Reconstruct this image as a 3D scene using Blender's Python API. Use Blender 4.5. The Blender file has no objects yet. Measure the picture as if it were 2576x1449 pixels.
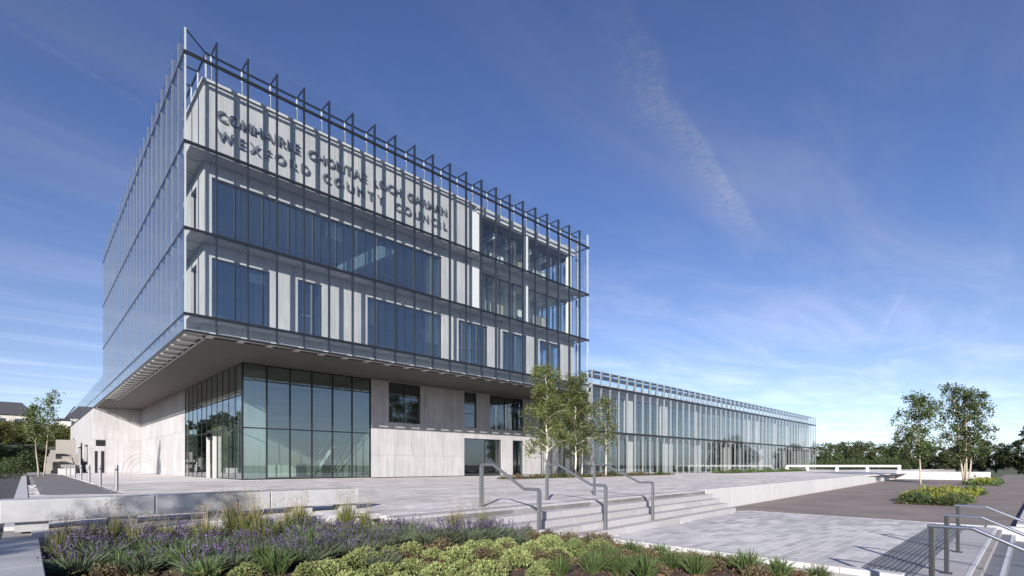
import bpy, bmesh, math, random
import numpy as np
from mathutils import Vector

SC = bpy.context.scene
COL = SC.collection
R = math.radians
random.seed(7)
RNG = np.random.default_rng(7)

# ------------------------------------------------------------------ camera
# shift lens held level: building front runs along +X, its left side along +Y
YAW = R(46)
SN, CS = math.sin(YAW), math.cos(YAW)
cam_d = bpy.data.cameras.new('camera')
cam = bpy.data.objects.new('camera', cam_d)
COL.objects.link(cam)
cam.location = (0, 0, 1.0)
cam.rotation_euler = (R(90), 0, R(-44))
cam_d.sensor_width = 36
cam_d.lens = 36 * 1267 / 2576
cam_d.shift_y = (1169 - 724.5) / 2576
cam_d.clip_start = 0.05
cam_d.clip_end = 6000
SC.camera = cam

# ------------------------------------------------------------------ sky and sun
LIGHT = Vector((2.257, 1.786, -1.0)).normalized()
EL = math.asin(-LIGHT.z)
AZ = math.atan2(-LIGHT.x, -LIGHT.y)
world = bpy.data.worlds.new('World')
SC.world = world
world.use_nodes = True
wt = world.node_tree
wt.nodes.clear()


def N(tree, kind, **kw):
    n = tree.nodes.new(kind)
    for k, v in kw.items():
        setattr(n, k, v)
    return n


def L(tree, a, b):
    tree.links.new(a, b)


def MATH(tree, op, a, b=None, clamp=False):
    n = N(tree, 'ShaderNodeMath', operation=op, use_clamp=clamp)
    for i, v in enumerate((a, b)):
        if v is None:
            continue
        if isinstance(v, (int, float)):
            n.inputs[i].default_value = v
        else:
            L(tree, v, n.inputs[i])
    return n.outputs[0]


def RANGE(tree, v, a, b, c, d, smooth=False):
    n = N(tree, 'ShaderNodeMapRange', clamp=True)
    if smooth:
        n.interpolation_type = 'SMOOTHSTEP'
    L(tree, v, n.inputs['Value'])
    for k, x in zip(('From Min', 'From Max', 'To Min', 'To Max'), (a, b, c, d)):
        n.inputs[k].default_value = x
    return n.outputs['Result']


sky = N(wt, 'ShaderNodeTexSky', sky_type='NISHITA', sun_disc=False)
sky.sun_elevation = EL
sky.sun_rotation = AZ
sky.altitude = 20
sky.air_density = 1.0
sky.dust_density = 0.35
sky.ozone_density = 4.0
bgd = N(wt, 'ShaderNodeBackground')
bgd.inputs['Strength'].default_value = 0.080
outw = N(wt, 'ShaderNodeOutputWorld')
tc = N(wt, 'ShaderNodeTexCoord')
sep = N(wt, 'ShaderNodeSeparateXYZ')
L(wt, tc.outputs['Generated'], sep.inputs[0])
zc = MATH(wt, 'MAXIMUM', sep.outputs['Z'], 0.02)
px = MATH(wt, 'DIVIDE', sep.outputs['X'], zc)
py = MATH(wt, 'DIVIDE', sep.outputs['Y'], zc)
comb = N(wt, 'ShaderNodeCombineXYZ')
L(wt, px, comb.inputs[0])
L(wt, py, comb.inputs[1])


def to_world(r, d):
    return (r * SN + d * CS, -r * CS + d * SN)


# thin high cirrus on a plane far overhead, drawn out by the wind
mp = N(wt, 'ShaderNodeMapping')
mp.inputs['Rotation'].default_value = (0, 0, R(-52))
mp.inputs['Scale'].default_value = (0.5, 1.6, 1)
L(wt, comb.outputs[0], mp.inputs[0])
n1 = N(wt, 'ShaderNodeTexNoise')
n1.inputs['Scale'].default_value = 1.1
n1.inputs['Detail'].default_value = 7
n1.inputs['Roughness'].default_value = 0.58
n1.inputs['Distortion'].default_value = 0.6
L(wt, mp.outputs[0], n1.inputs['Vector'])
cir = RANGE(wt, n1.outputs['Fac'], 0.38, 0.82, 0.0, 0.50, True)
lowsky = RANGE(wt, sep.outputs['Z'], 0.02, 0.75, 1.0, 0.65)
cir = MATH(wt, 'MULTIPLY', cir, MATH(wt, 'MULTIPLY', lowsky, RANGE(wt, sep.outputs['Z'], 0.0, 0.25, 0.45, 1.0)))


def streak(a, b, half, amount, scale, seed):
    """a vapour trail breaking up along a straight line on the cloud plane"""
    ax, ay = to_world(*a)
    bx, by = to_world(*b)
    ln = math.hypot(bx - ax, by - ay)
    tx, ty = (bx - ax) / ln, (by - ay) / ln
    sub = N(wt, 'ShaderNodeVectorMath', operation='SUBTRACT')
    L(wt, comb.outputs[0], sub.inputs[0])
    sub.inputs[1].default_value = (ax, ay, 0)
    dt = N(wt, 'ShaderNodeVectorMath', operation='DOT_PRODUCT')
    L(wt, sub.outputs[0], dt.inputs[0])
    dt.inputs[1].default_value = (tx, ty, 0)
    dn = N(wt, 'ShaderNodeVectorMath', operation='DOT_PRODUCT')
    L(wt, sub.outputs[0], dn.inputs[0])
    dn.inputs[1].default_value = (-ty, tx, 0)
    nz = N(wt, 'ShaderNodeTexNoise')
    nz.inputs['Scale'].default_value = scale
    nz.inputs['Detail'].default_value = 6
    nz.inputs['Roughness'].default_value = 0.7
    off = N(wt, 'ShaderNodeVectorMath', operation='ADD')
    off.inputs[1].default_value = (seed, seed * 2, 0)
    L(wt, comb.outputs[0], off.inputs[0])
    L(wt, off.outputs[0], nz.inputs['Vector'])
    wob = N(wt, 'ShaderNodeTexNoise')
    wob.inputs['Scale'].default_value = 1.7
    L(wt, off.outputs[0], wob.inputs['Vector'])
    w = MATH(wt, 'MULTIPLY', MATH(wt, 'SUBTRACT', wob.outputs['Fac'], 0.5), half * 3.0)
    dd = MATH(wt, 'ADD', dn.outputs['Value'], w)
    # sharp on one side, combed out on the other
    side = MATH(wt, 'MULTIPLY', RANGE(wt, dd, -half * 0.45, half * 0.10, 0, 1, True), RANGE(wt, dd, 0.0, half * 2.6, 1, 0, True))
    t = dt.outputs['Value']
    ends = MATH(wt, 'MULTIPLY', RANGE(wt, t, -0.25 * ln, 0.3 * ln, 0, 1, True), RANGE(wt, t, 0.85 * ln, 1.25 * ln, 1, 0.0, True))
    fine = RANGE(wt, nz.outputs['Fac'], 0.34, 0.72, 0.10, 1.0)
    return MATH(wt, 'MULTIPLY', MATH(wt, 'MULTIPLY', side, ends), MATH(wt, 'MULTIPLY', fine, amount))


s1 = streak((0.275, 1.112), (0.985, 2.08), 0.058, 0.55, 34, 3.1)
s2 = streak((-1.143, 1.142), (-1.01, 1.409), 0.012, 0.20, 14, 9.3)
s3 = streak((2.17, 2.75), (3.05, 4.2), 0.02, 0.20, 9, 5.7)
veil = RANGE(wt, sep.outputs['Z'], 0.0, 0.50, 0.24, 0.0, True)
cir = MATH(wt, 'ADD', cir, veil)
fac = MATH(wt, 'ADD', MATH(wt, 'ADD', cir, s1), MATH(wt, 'ADD', s2, s3), clamp=True)
bw = N(wt, 'ShaderNodeRGBToBW')
hs = N(wt, 'ShaderNodeHueSaturation')
hs.inputs['Saturation'].default_value = 1.05
hs.inputs['Hue'].default_value = 0.517
L(wt, sky.outputs[0], hs.inputs['Color'])
L(wt, hs.outputs[0], bw.inputs[0])
lum = MATH(wt, 'MULTIPLY', bw.outputs[0], 1.85)
cc = N(wt, 'ShaderNodeCombineColor')
L(wt, MATH(wt, 'MULTIPLY', lum, 0.87), cc.inputs[0])
L(wt, lum, cc.inputs[1])
L(wt, MATH(wt, 'MULTIPLY', lum, 1.42), cc.inputs[2])
mx = N(wt, 'ShaderNodeMix', data_type='RGBA')
L(wt, fac, mx.inputs[0])
L(wt, hs.outputs[0], mx.inputs[6])
L(wt, cc.outputs[0], mx.inputs[7])
L(wt, mx.outputs[2], bgd.inputs['Color'])
L(wt, bgd.outputs[0], outw.inputs[0])

sun_d = bpy.data.lights.new('sun', 'SUN')
sun_d.energy = 5.0
sun_d.angle = R(0.53)
sun_d.color = (1.0, 0.945, 0.895)
sun = bpy.data.objects.new('sun', sun_d)
COL.objects.link(sun)
sun.rotation_euler = LIGHT.to_track_quat('-Z', 'Y').to_euler()
sun.location = (-40, -32, 40)

SC.view_settings.view_transform = 'Standard'
SC.view_settings.look = 'None'
SC.view_settings.gamma = 1
SC.view_settings.use_curve_mapping = False
SC.view_settings.exposure = 0.85
SC.render.engine = 'CYCLES'
SC.cycles.max_bounces = 7
SC.cycles.diffuse_bounces = 3
SC.cycles.glossy_bounces = 4
SC.cycles.transmission_bounces = 4
SC.cycles.transparent_max_bounces = 40
SC.cycles.caustics_reflective = False
SC.cycles.caustics_refractive = False
SC.cycles.sample_clamp_indirect = 6
SC.cycles.use_adaptive_sampling = True
SC.cycles.adaptive_threshold = 0.02
try:
    SC.cycles.use_denoising = True
    SC.cycles.denoiser = 'OPENIMAGEDENOISE'
except Exception:
    pass

# ------------------------------------------------------------------ materials
MATS = {}


def new_mat(name):
    m = bpy.data.materials.new(name)
    m.use_nodes = True
    t = m.node_tree
    b = t.nodes['Principled BSDF']
    MATS[name] = m
    return m, t, b


def simple(name, col, rough=0.6, metal=0.0, noise=0.0, nscale=8.0, bump=0.0, spec=0.5, island=0.0, stretch=(1, 1, 1), dirt=0.0):
    """plain surface; noise = mottling, island = tone change from piece to piece, dirt = broad soft stains"""
    m, t, b = new_mat(name)
    b.inputs['Roughness'].default_value = rough
    b.inputs['Metallic'].default_value = metal
    b.inputs['Specular IOR Level'].default_value = spec
    g = N(t, 'ShaderNodeNewGeometry')
    val = None
    if noise or bump:
        mpn = N(t, 'ShaderNodeMapping')
        mpn.inputs['Scale'].default_value = stretch
        L(t, g.outputs['Position'], mpn.inputs[0])
        nz = N(t, 'ShaderNodeTexNoise')
        nz.inputs['Scale'].default_value = nscale
        nz.inputs['Detail'].default_value = 6
        nz.inputs['Roughness'].default_value = 0.65
        L(t, mpn.outputs[0], nz.inputs['Vector'])
        val = RANGE(t, nz.outputs['Fac'], 0.25, 0.75, 1 - noise, 1 + noise)
        if bump:
            bp = N(t, 'ShaderNodeBump')
            bp.inputs['Strength'].default_value = bump
            bp.inputs['Distance'].default_value = 0.02
            L(t, nz.outputs['Fac'], bp.inputs['Height'])
            L(t, bp.outputs[0], b.inputs['Normal'])
    if dirt:
        nd = N(t, 'ShaderNodeTexNoise')
        nd.inputs['Scale'].default_value = 0.55
        nd.inputs['Detail'].default_value = 4
        L(t, g.outputs['Position'], nd.inputs['Vector'])
        dv = RANGE(t, nd.outputs['Fac'], 0.3, 0.7, 1 - dirt, 1 + dirt * 0.5)
        val = dv if val is None else MATH(t, 'MULTIPLY', val, dv)
    if island:
        iv = RANGE(t, g.outputs['Random Per Island'], 0, 1, 1 - island, 1 + island)
        oi = N(t, 'ShaderNodeObjectInfo')
        ov = RANGE(t, oi.outputs['Random'], 0, 1, 1 - island, 1 + island)
        iv = MATH(t, 'MULTIPLY', iv, ov)
        val = iv if val is None else MATH(t, 'MULTIPLY', val, iv)
    if val is None:
        b.inputs['Base Color'].default_value = (*col, 1)
    else:
        sc = N(t, 'ShaderNodeVectorMath', operation='SCALE')
        sc.inputs[0].default_value = col
        L(t, val, sc.inputs['Scale'])
        L(t, sc.outputs[0], b.inputs['Base Color'])
    return m


def glass(name, f0, tint, rough=0.0, wave=0.0, graze=1.0):
    """clear sheet: lets light straight through, mirrors the surroundings by angle"""
    m = bpy.data.materials.new(name)
    m.use_nodes = True
    t = m.node_tree
    t.nodes.clear()
    o = N(t, 'ShaderNodeOutputMaterial')
    tr = N(t, 'ShaderNodeBsdfTransparent')
    tr.inputs[0].default_value = (*tint, 1)
    gl = N(t, 'ShaderNodeBsdfGlossy')
    gl.inputs['Roughness'].default_value = rough
    gl.inputs['Color'].default_value = (0.96, 0.98, 1, 1)
    lw_ = N(t, 'ShaderNodeLayerWeight')
    lw_.inputs['Blend'].default_value = 0.5
    fr = MATH(t, 'ADD', MATH(t, 'MULTIPLY', MATH(t, 'POWER', lw_.outputs['Facing'], 5.0), graze - f0), f0)
    if wave:
        g = N(t, 'ShaderNodeNewGeometry')
        nz = N(t, 'ShaderNodeTexNoise')
        nz.inputs['Scale'].default_value = 0.8
        nz.inputs['Detail'].default_value = 1
        L(t, g.outputs['Position'], nz.inputs['Vector'])
        bp = N(t, 'ShaderNodeBump')
        bp.inputs['Strength'].default_value = wave
        bp.inputs['Distance'].default_value = 0.02
        L(t, nz.outputs['Fac'], bp.inputs['Height'])
        L(t, bp.outputs[0], gl.inputs['Normal'])
    mxs = N(t, 'ShaderNodeMixShader')
    L(t, fr, mxs.inputs[0])
    L(t, tr.outputs[0], mxs.inputs[1])
    L(t, gl.outputs[0], mxs.inputs[2])
    L(t, mxs.outputs[0], o.inputs[0])
    MATS[name] = m
    return m


def leafy(name, col, var=0.35, trans=0.3, hue=0.03, rough=0.55):
    """leaf or blade: colour varies from leaf to leaf, some light passes through"""
    m, t, b = new_mat(name)
    b.inputs['Roughness'].default_value = rough
    b.inputs['Specular IOR Level'].default_value = 0.25
    g = N(t, 'ShaderNodeNewGeometry')
    h = N(t, 'ShaderNodeHueSaturation')
    h.inputs['Color'].default_value = (*col, 1)
    oi = N(t, 'ShaderNodeObjectInfo')
    L(t, RANGE(t, g.outputs['Random Per Island'], 0, 1, 0.5 - hue, 0.5 + hue), h.inputs['Hue'])
    v = MATH(t, 'MULTIPLY', RANGE(t, g.outputs['Random Per Island'], 0, 1, 1 - var, 1 + var), RANGE(t, oi.outputs['Random'], 0, 1, 0.76, 1.24))
    L(t, v, h.inputs['Value'])
    L(t, h.outputs[0], b.inputs['Base Color'])
    tl = N(t, 'ShaderNodeBsdfTranslucent')
    L(t, h.outputs[0], tl.inputs['Color'])
    ms = N(t, 'ShaderNodeMixShader')
    ms.inputs[0].default_value = trans
    L(t, b.outputs[0], ms.inputs[1])
    L(t, tl.outputs[0], ms.inputs[2])
    L(t, ms.outputs[0], t.nodes['Material Output'].inputs[0])
    return m


simple('column_white', (0.62, 0.61, 0.60), 0.6, noise=0.04, nscale=3)
simple('concrete', (0.375, 0.367, 0.366), 0.75, noise=0.20, nscale=1.6, bump=0.14, stretch=(3.4, 3.4, 0.22), island=0.05, dirt=0.10)
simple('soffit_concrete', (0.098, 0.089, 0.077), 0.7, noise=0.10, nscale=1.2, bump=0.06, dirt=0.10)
simple('pale_concrete', (0.47, 0.462, 0.455), 0.7, noise=0.08, nscale=3.0, bump=0.08, stretch=(2, 2, 0.5), island=0.03, dirt=0.05)
simple('bench_concrete', (0.36, 0.36, 0.36), 0.6, noise=0.14, nscale=4.0, bump=0.08, dirt=0.25)
simple('lobby_wall', (0.20, 0.20, 0.19), 0.7, noise=0.05, nscale=2)
simple('interior_white', (0.62, 0.61, 0.59), 0.8, noise=0.03, nscale=2)
simple('interior_floor', (0.30, 0.29, 0.28), 0.5, noise=0.08, nscale=2)
simple('interior_panel', (0.34, 0.30, 0.25), 0.6, noise=0.1, nscale=3, island=0.2)
simple('setts', (0.55, 0.515, 0.495), 0.8, noise=0.12, nscale=22, bump=0.3, island=0.20, dirt=0.24)
simple('terrace_setts', (0.475, 0.46, 0.45), 0.72, noise=0.12, nscale=24, bump=0.22, island=0.20, dirt=0.14)
simple('joint_mortar', (0.24, 0.23, 0.225), 0.9, noise=0.15, nscale=20, bump=0.2)
simple('step_granite', (0.36, 0.345, 0.345), 0.75, noise=0.25, nscale=30, bump=0.25, island=0.08)
simple('dark_granite', (0.15, 0.155, 0.17), 0.65, noise=0.18, nscale=26, bump=0.2, island=0.10)
simple('gravel_bound', (0.215, 0.178, 0.156), 0.9, noise=0.45, nscale=22, bump=0.7, dirt=0.25)
simple('asphalt', (0.055, 0.053, 0.055), 0.85, noise=0.2, nscale=30, bump=0.3, dirt=0.2)
simple('asphalt_worn', (0.15, 0.145, 0.145), 0.9, noise=0.2, nscale=24, bump=0.3, dirt=0.15)
simple('frame_dark', (0.012, 0.013, 0.015), 0.4, spec=0.4, noise=0.1, nscale=3)
simple('steel_grey', (0.20, 0.205, 0.21), 0.45, metal=0.4, noise=0.08, nscale=9)
simple('steel_pale', (0.55, 0.55, 0.54), 0.45, metal=0.15, noise=0.05, nscale=6)
simple('steel_mid', (0.30, 0.305, 0.31), 0.45, metal=0.2, noise=0.06, nscale=6)
simple('plate_grey', (0.46, 0.455, 0.45), 0.65, noise=0.12, nscale=3, dirt=0.1)
simple('stainless', (0.26, 0.265, 0.27), 0.38, metal=0.75, noise=0.10, nscale=14)
simple('rail_dark', (0.045, 0.047, 0.05), 0.42, metal=0.3, noise=0.1, nscale=12)
simple('rail_bright', (0.50, 0.51, 0.53), 0.26, metal=0.9, noise=0.06, nscale=20)
simple('letter_metal', (0.17, 0.172, 0.178), 0.4, metal=0.4)
simple('roofing', (0.16, 0.16, 0.165), 0.85, noise=0.1, nscale=4)
simple('soil', (0.060, 0.038, 0.026), 0.95, noise=0.4, nscale=16, bump=0.8)
simple('bark_chip', (0.105, 0.052, 0.032), 0.9, noise=0.3, nscale=40, island=0.45)
simple('grass_ground', (0.060, 0.075, 0.026), 0.95, noise=0.35, nscale=0.8, bump=0.3, dirt=0.3)
simple('birch_bark', (0.60, 0.55, 0.45), 0.75, noise=0.28, nscale=6, bump=0.25, stretch=(1, 1, 3.5))
simple('tan_bark', (0.34, 0.29, 0.23), 0.8, noise=0.3, nscale=6, bump=0.25, stretch=(1, 1, 3.5))
simple('brown_bark', (0.085, 0.062, 0.045), 0.9, noise=0.3, nscale=10, bump=0.4)
simple('slate', (0.055, 0.055, 0.062), 0.7, noise=0.15, nscale=4, island=0.1)
simple('render_white', (0.70, 0.69, 0.66), 0.8, noise=0.05, nscale=2)
simple('render_cream', (0.46, 0.42, 0.37), 0.8, noise=0.06, nscale=2)
simple('timber_pale', (0.27, 0.25, 0.225), 0.75, noise=0.2, nscale=5, stretch=(1, 1, 4), island=0.15)
glass('skin_glass', 0.055, (0.968, 0.984, 0.981), graze=0.92)
glass('clear_glass', 0.04, (0.93, 0.965, 0.96))
glass('window_glass', 0.16, (0.64, 0.72, 0.75), wave=0.05)
glass('lobby_glass', 0.15, (0.80, 0.88, 0.86), wave=0.05)
glass('house_glass', 0.18, (0.2, 0.22, 0.25))
leafy('birch_leaf', (0.105, 0.125, 0.035), 0.45, 0.35)
leafy('birch_leaf_deep', (0.078, 0.108, 0.034), 0.5, 0.35)
leafy('dark_leaf', (0.043, 0.056, 0.021), 0.55, 0.2, 0.05)
leafy('hedge_leaf', (0.075, 0.078, 0.022), 0.45, 0.25, 0.05)
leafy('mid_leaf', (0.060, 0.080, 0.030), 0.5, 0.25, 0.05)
leafy('sedum_leaf', (0.235, 0.265, 0.100), 0.48, 0.25, 0.03)
leafy('lavender_leaf', (0.105, 0.130, 0.078), 0.4, 0.2, 0.03)
leafy('lavender_flower', (0.085, 0.065, 0.130), 0.45, 0.15, 0.03)
leafy('grass_blade', (0.150, 0.168, 0.050), 0.4, 0.35, 0.03)
leafy('grass_plume', (0.34, 0.28, 0.16), 0.3, 0.35, 0.02)
leafy('fescue_blade', (0.090, 0.128, 0.046), 0.4, 0.3, 0.03)
leafy('heather_leaf', (0.120, 0.088, 0.052), 0.45, 0.2, 0.05)
leafy('strap_leaf', (0.230, 0.250, 0.045), 0.35, 0.3, 0.03)
leafy('cover_leaf', (0.115, 0.110, 0.040), 0.45, 0.25, 0.06)

# ------------------------------------------------------------------ mesh tools


class MB:
    def __init__(self):
        self.v, self.f = [], []

    def box(self, x0, x1, y0, y1, z0, z1):
        n = len(self.v)
        self.v += [(x0, y0, z0), (x1, y0, z0), (x1, y1, z0), (x0, y1, z0), (x0, y0, z1), (x1, y0, z1), (x1, y1, z1), (x0, y1, z1)]
        self.f += [tuple(n + i for i in q) for q in ((0, 3, 2, 1), (4, 5, 6, 7), (0, 1, 5, 4), (1, 2, 6, 5), (2, 3, 7, 6), (3, 0, 4, 7))]
        return self

    def prism(self, poly, z0, z1):
        """vertical prism over a counter-clockwise polygon"""
        n, k = len(self.v), len(poly)
        self.v += [(x, y, z0) for x, y in poly] + [(x, y, z1) for x, y in poly]
        self.f.append(tuple(n + i for i in range(k))[::-1])
        self.f.append(tuple(n + k + i for i in range(k)))
        for i in range(k):
            j = (i + 1) % k
            self.f.append((n + i, n + j, n + k + j, n + k + i))
        return self

    def tube(self, pts, rad, seg=8, cap=True):
        """swept round bar through points; rad one value or one for each point"""
        pts = [Vector(p) for p in pts]
        rads = rad if isinstance(rad, (list, tuple)) else [rad] * len(pts)
        n0 = len(self.v)
        for i, p in enumerate(pts):
            a = pts[max(i - 1, 0)]
            b = pts[min(i + 1, len(pts) - 1)]
            d = (b - a)
            d = d.normalized() if d.length > 1e-9 else Vector((0, 0, 1))
            u = d.cross(Vector((0, 0, 1)))
            if u.length < 1e-3:
                u = d.cross(Vector((0, 1, 0)))
            u.normalize()
            w = d.cross(u)
            for k in range(seg):
                a_ = 2 * math.pi * k / seg
                self.v.append(tuple(p + (u * math.cos(a_) + w * math.sin(a_)) * rads[i]))
        for i in range(len(pts) - 1):
            for k in range(seg):
                k2 = (k + 1) % seg
                self.f.append((n0 + i * seg + k, n0 + i * seg + k2, n0 + (i + 1) * seg + k2, n0 + (i + 1) * seg + k))
        if cap:
            self.f.append(tuple(n0 + k for k in range(seg))[::-1])
            self.f.append(tuple(n0 + (len(pts) - 1) * seg + k for k in range(seg)))
        return self

    def mesh(self, name, mat, bevel=0.0, smooth=False):
        me = bpy.data.meshes.new(name)
        me.from_pydata(self.v, [], self.f)
        me.validate()
        bm = bmesh.new()
        bm.from_mesh(me)
        bmesh.ops.recalc_face_normals(bm, faces=bm.faces)
        if bevel:
            bmesh.ops.bevel(bm, geom=list(bm.edges), offset=bevel, segments=2, affect='EDGES', profile=0.5)
        bm.to_mesh(me)
        bm.free()
        if smooth:
            me.shade_smooth()
        me.materials.append(MATS[mat])
        return me


WPOS = {}


def wloc(o):
    return WPOS.get(o.name, Vector((0, 0, 0))) if o else Vector((0, 0, 0))


def place(name, me, parent=None, loc=(0, 0, 0), rotz=0.0):
    """link mesh data as one object; loc is in world space"""
    o = bpy.data.objects.new(name, me)
    COL.objects.link(o)
    lw = Vector(loc)
    o.parent = parent
    o.location = lw - wloc(parent)
    o.rotation_euler = (0, 0, rotz)
    WPOS[o.name] = lw
    return o


def obj(name, mb, mat, parent=None, bevel=0.0, smooth=False):
    return place(name, mb.mesh(name, mat, bevel, smooth), parent)


BOXES = {}


def box(name, x0, x1, y0, y1, z0, z1, mat, parent=None, bevel=0.0):
    """a box as an object of its own; boxes of one size share mesh data"""
    dx, dy, dz = x1 - x0, y1 - y0, z1 - z0
    key = (round(dx, 4), round(dy, 4), round(dz, 4), mat, bevel)
    if key not in BOXES:
        BOXES[key] = MB().box(-dx / 2, dx / 2, -dy / 2, dy / 2, -dz / 2, dz / 2).mesh(name, mat, bevel)
    return place(name, BOXES[key], parent, ((x0 + x1) / 2, (y0 + y1) / 2, (z0 + z1) / 2))


def thing(name, loc, label, cat, group=None):
    o = bpy.data.objects.new(name, None)
    COL.objects.link(o)
    o.location = loc
    o.empty_display_size = 0.3
    WPOS[o.name] = Vector(loc)
    tag(o, label, cat, group)
    return o


def tag(o, label, cat, group=None):
    o['label'] = label
    o['category'] = cat
    if group:
        o['group'] = group
    return o


def structure(o):
    o['kind'] = 'structure'
    return o


ORD = ['first', 'second', 'third', 'fourth', 'fifth', 'sixth', 'seventh', 'eighth', 'ninth', 'tenth', 'eleventh', 'twelfth',
       'thirteenth', 'fourteenth', 'fifteenth', 'sixteenth', 'seventeenth', 'eighteenth', 'nineteenth', 'twentieth',
       'twenty-first', 'twenty-second', 'twenty-third', 'twenty-fourth', 'twenty-fifth', 'twenty-sixth', 'twenty-seventh', 'twenty-eighth']


def screen_x(x, y):
    return (x * SN - y * CS) / max(x * CS + y * SN, 0.1)


def depth(x, y):
    return x * CS + y * SN


# axis = 'x': surface faces -Y at y = pos and runs along X; axis = 'y': surface faces -X at x = pos and runs along Y
def rbox(mb, axis, pos, t, u0, u1, z0, z1):
    if axis == 'x':
        mb.box(u0, u1, pos, pos + t, z0, z1)
    else:
        mb.box(pos, pos + t, u0, u1, z0, z1)


def part(name, axis, pos, t, u0, u1, z0, z1, mat, parent, bevel=0.0):
    if axis == 'x':
        return box(name, u0, u1, pos, pos + t, z0, z1, mat, parent, bevel)
    return box(name, pos, pos + t, u0, u1, z0, z1, mat, parent, bevel)


def cut(rects, hole):
    a0, a1, b0, b1 = hole
    out = []
    for (u0, u1, z0, z1) in rects:
        if a1 <= u0 or a0 >= u1 or b1 <= z0 or b0 >= z1:
            out.append((u0, u1, z0, z1))
            continue
        if a0 > u0:
            out.append((u0, a0, z0, z1))
        if a1 < u1:
            out.append((a1, u1, z0, z1))
        m0, m1 = max(u0, a0), min(u1, a1)
        if b0 > z0:
            out.append((m0, m1, z0, b0))
        if b1 < z1:
            out.append((m0, m1, b1, z1))
    return out


def panel_wall(parent, axis, pos, u0, u1, z0, z1, holes, width, rows, mat='concrete', back=0.28, panels=True):
    """cast concrete facing in panels with open joints over a backing wall, cut out for the openings"""
    whole = [(u0, u1, z0, z1)]
    for h in holes:
        whole = cut(whole, h)
    mb = MB()
    for r in whole:
        rbox(mb, axis, pos + 0.05, back, *r)
    w = obj('wall', mb, mat, parent)
    if not panels:
        return w
    n = max(1, round((u1 - u0) / width))
    us = [u0 + (u1 - u0) * i / n for i in range(n + 1)]
    zs = [z0] + [z for z in rows if z0 < z < z1] + [z1]
    g = 0.007
    for a, b in zip(us[:-1], us[1:]):
        for c, d in zip(zs[:-1], zs[1:]):
            rs = [(a + g, b - g, c + g, d - g)]
            for h in holes:
                rs = cut(rs, h)
            rs = [r for r in rs if r[1] - r[0] > 0.02 and r[3] - r[2] > 0.02]
            if not rs:
                continue
            if len(rs) == 1:
                part('concrete_panel', axis, pos, 0.048, *rs[0], mat, parent)
            else:
                mb = MB()
                for r in rs:
                    rbox(mb, axis, pos, 0.048, *r)
                obj('concrete_panel', mb, mat, parent)
    return w


def window(parent, axis, pos, u0, u1, z0, z1, mulls=(), transoms=(), name='window', fw=0.05, fmat='frame_dark', gmat='window_glass', deep=0.10):
    """frame mesh with each pane a piece of its own; transoms = (bay index, z)"""
    us = [u0] + list(mulls) + [u1]
    mb = MB()
    rbox(mb, axis, pos, deep, u0, u1, z0, z0 + fw)
    rbox(mb, axis, pos, deep, u0, u1, z1 - fw, z1)
    for i, u in enumerate(us):
        a = u if i == 0 else (u - fw if i == len(us) - 1 else u - fw / 2)
        rbox(mb, axis, pos + 0.001, deep - 0.002, a, a + fw, z0 + fw, z1 - fw)
    for (i, z) in transoms:
        rbox(mb, axis, pos + 0.003, deep - 0.006, us[i] + fw * 0.6, us[i + 1] - fw * 0.6, z - fw / 2, z + fw / 2)
    f = obj(name, mb, fmat, parent)
    for i in range(len(us) - 1):
        zz = [z0 + fw] + sorted(z for (k, z) in transoms if k == i) + [z1 - fw]
        a = us[i] + (fw if i == 0 else fw / 2)
        b = us[i + 1] - (fw if i == len(us) - 2 else fw / 2)
        for c, d in zip(zz[:-1], zz[1:]):
            part('pane', axis, pos + deep * 0.45, 0.016, a, b, c, d, gmat, f)
    return f


def sheet(name, poly, z, mat, parent=None, thick=0.25):
    """flat ground piece with real thickness"""
    return obj(name, MB().prism(poly, z - thick, z), mat, parent)


def paving(parent, poly_test, x0, x1, y0, y1, z, lx, ly, mat, top=300, gap=0.011, thick=0.05, clip=(-1e9, 1e9)):
    """setts laid in rows with open joints: the ones that show largest are parts, the rest one part of kind stuff"""
    items = []
    row = 0
    y = y0
    while y < y1:
        x = x0 - random.random() * lx
        while x < x1:
            w = lx * random.choice((0.75, 1.0, 1.0, 1.25))
            a_, b_ = max(x, clip[0]), min(x + w, clip[1])
            if b_ - a_ < 0.08:
                x += w
                continue
            cx, cy = (a_ + b_) / 2, y + ly / 2
            if poly_test(cx, cy):
                d = depth(cx, cy)
                px_ = screen_x(cx, cy)
                seen = d > 1.5 and abs(px_) < 1.03 and (1 - z) / d < 0.225
                items.append((w * ly / (d * d) if seen else 0, cx, cy, b_ - a_))
            x += w
        y += ly
        row += 1
    items.sort(reverse=True)
    rest = MB()
    for i, (s, cx, cy, w) in enumerate(items):
        dz = random.uniform(-0.002, 0.002)
        if i < top and s > 0:
            box('sett', cx - w / 2 + gap / 2, cx + w / 2 - gap / 2, cy - ly / 2 + gap / 2, cy + ly / 2 - gap / 2, z - thick, z + 0.0, mat, parent)
        else:
            rest.box(cx - w / 2 + gap / 2, cx + w / 2 - gap / 2, cy - ly / 2 + gap / 2, cy + ly / 2 - gap / 2, z - thick, z + dz)
    if rest.f:
        o = obj('setts_beyond', rest, mat, parent)
        o['kind'] = 'stuff'


# ------------------------------------------------------------------ ground levels
TZ = -0.80      # lower terrace
GZ = -0.88      # gravel
SL = math.tan(R(3.0))


def edge_y(x):
    """front edge of the upper plaza, three degrees off the building line"""
    return 9.06 + SL * (x - 19.4)


ground = structure(sheet('ground', [(-2500, -2500), (2500, -2500), (2500, 2500), (-2500, 2500)], -2.6, 'grass_ground', thick=1.0))

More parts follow.
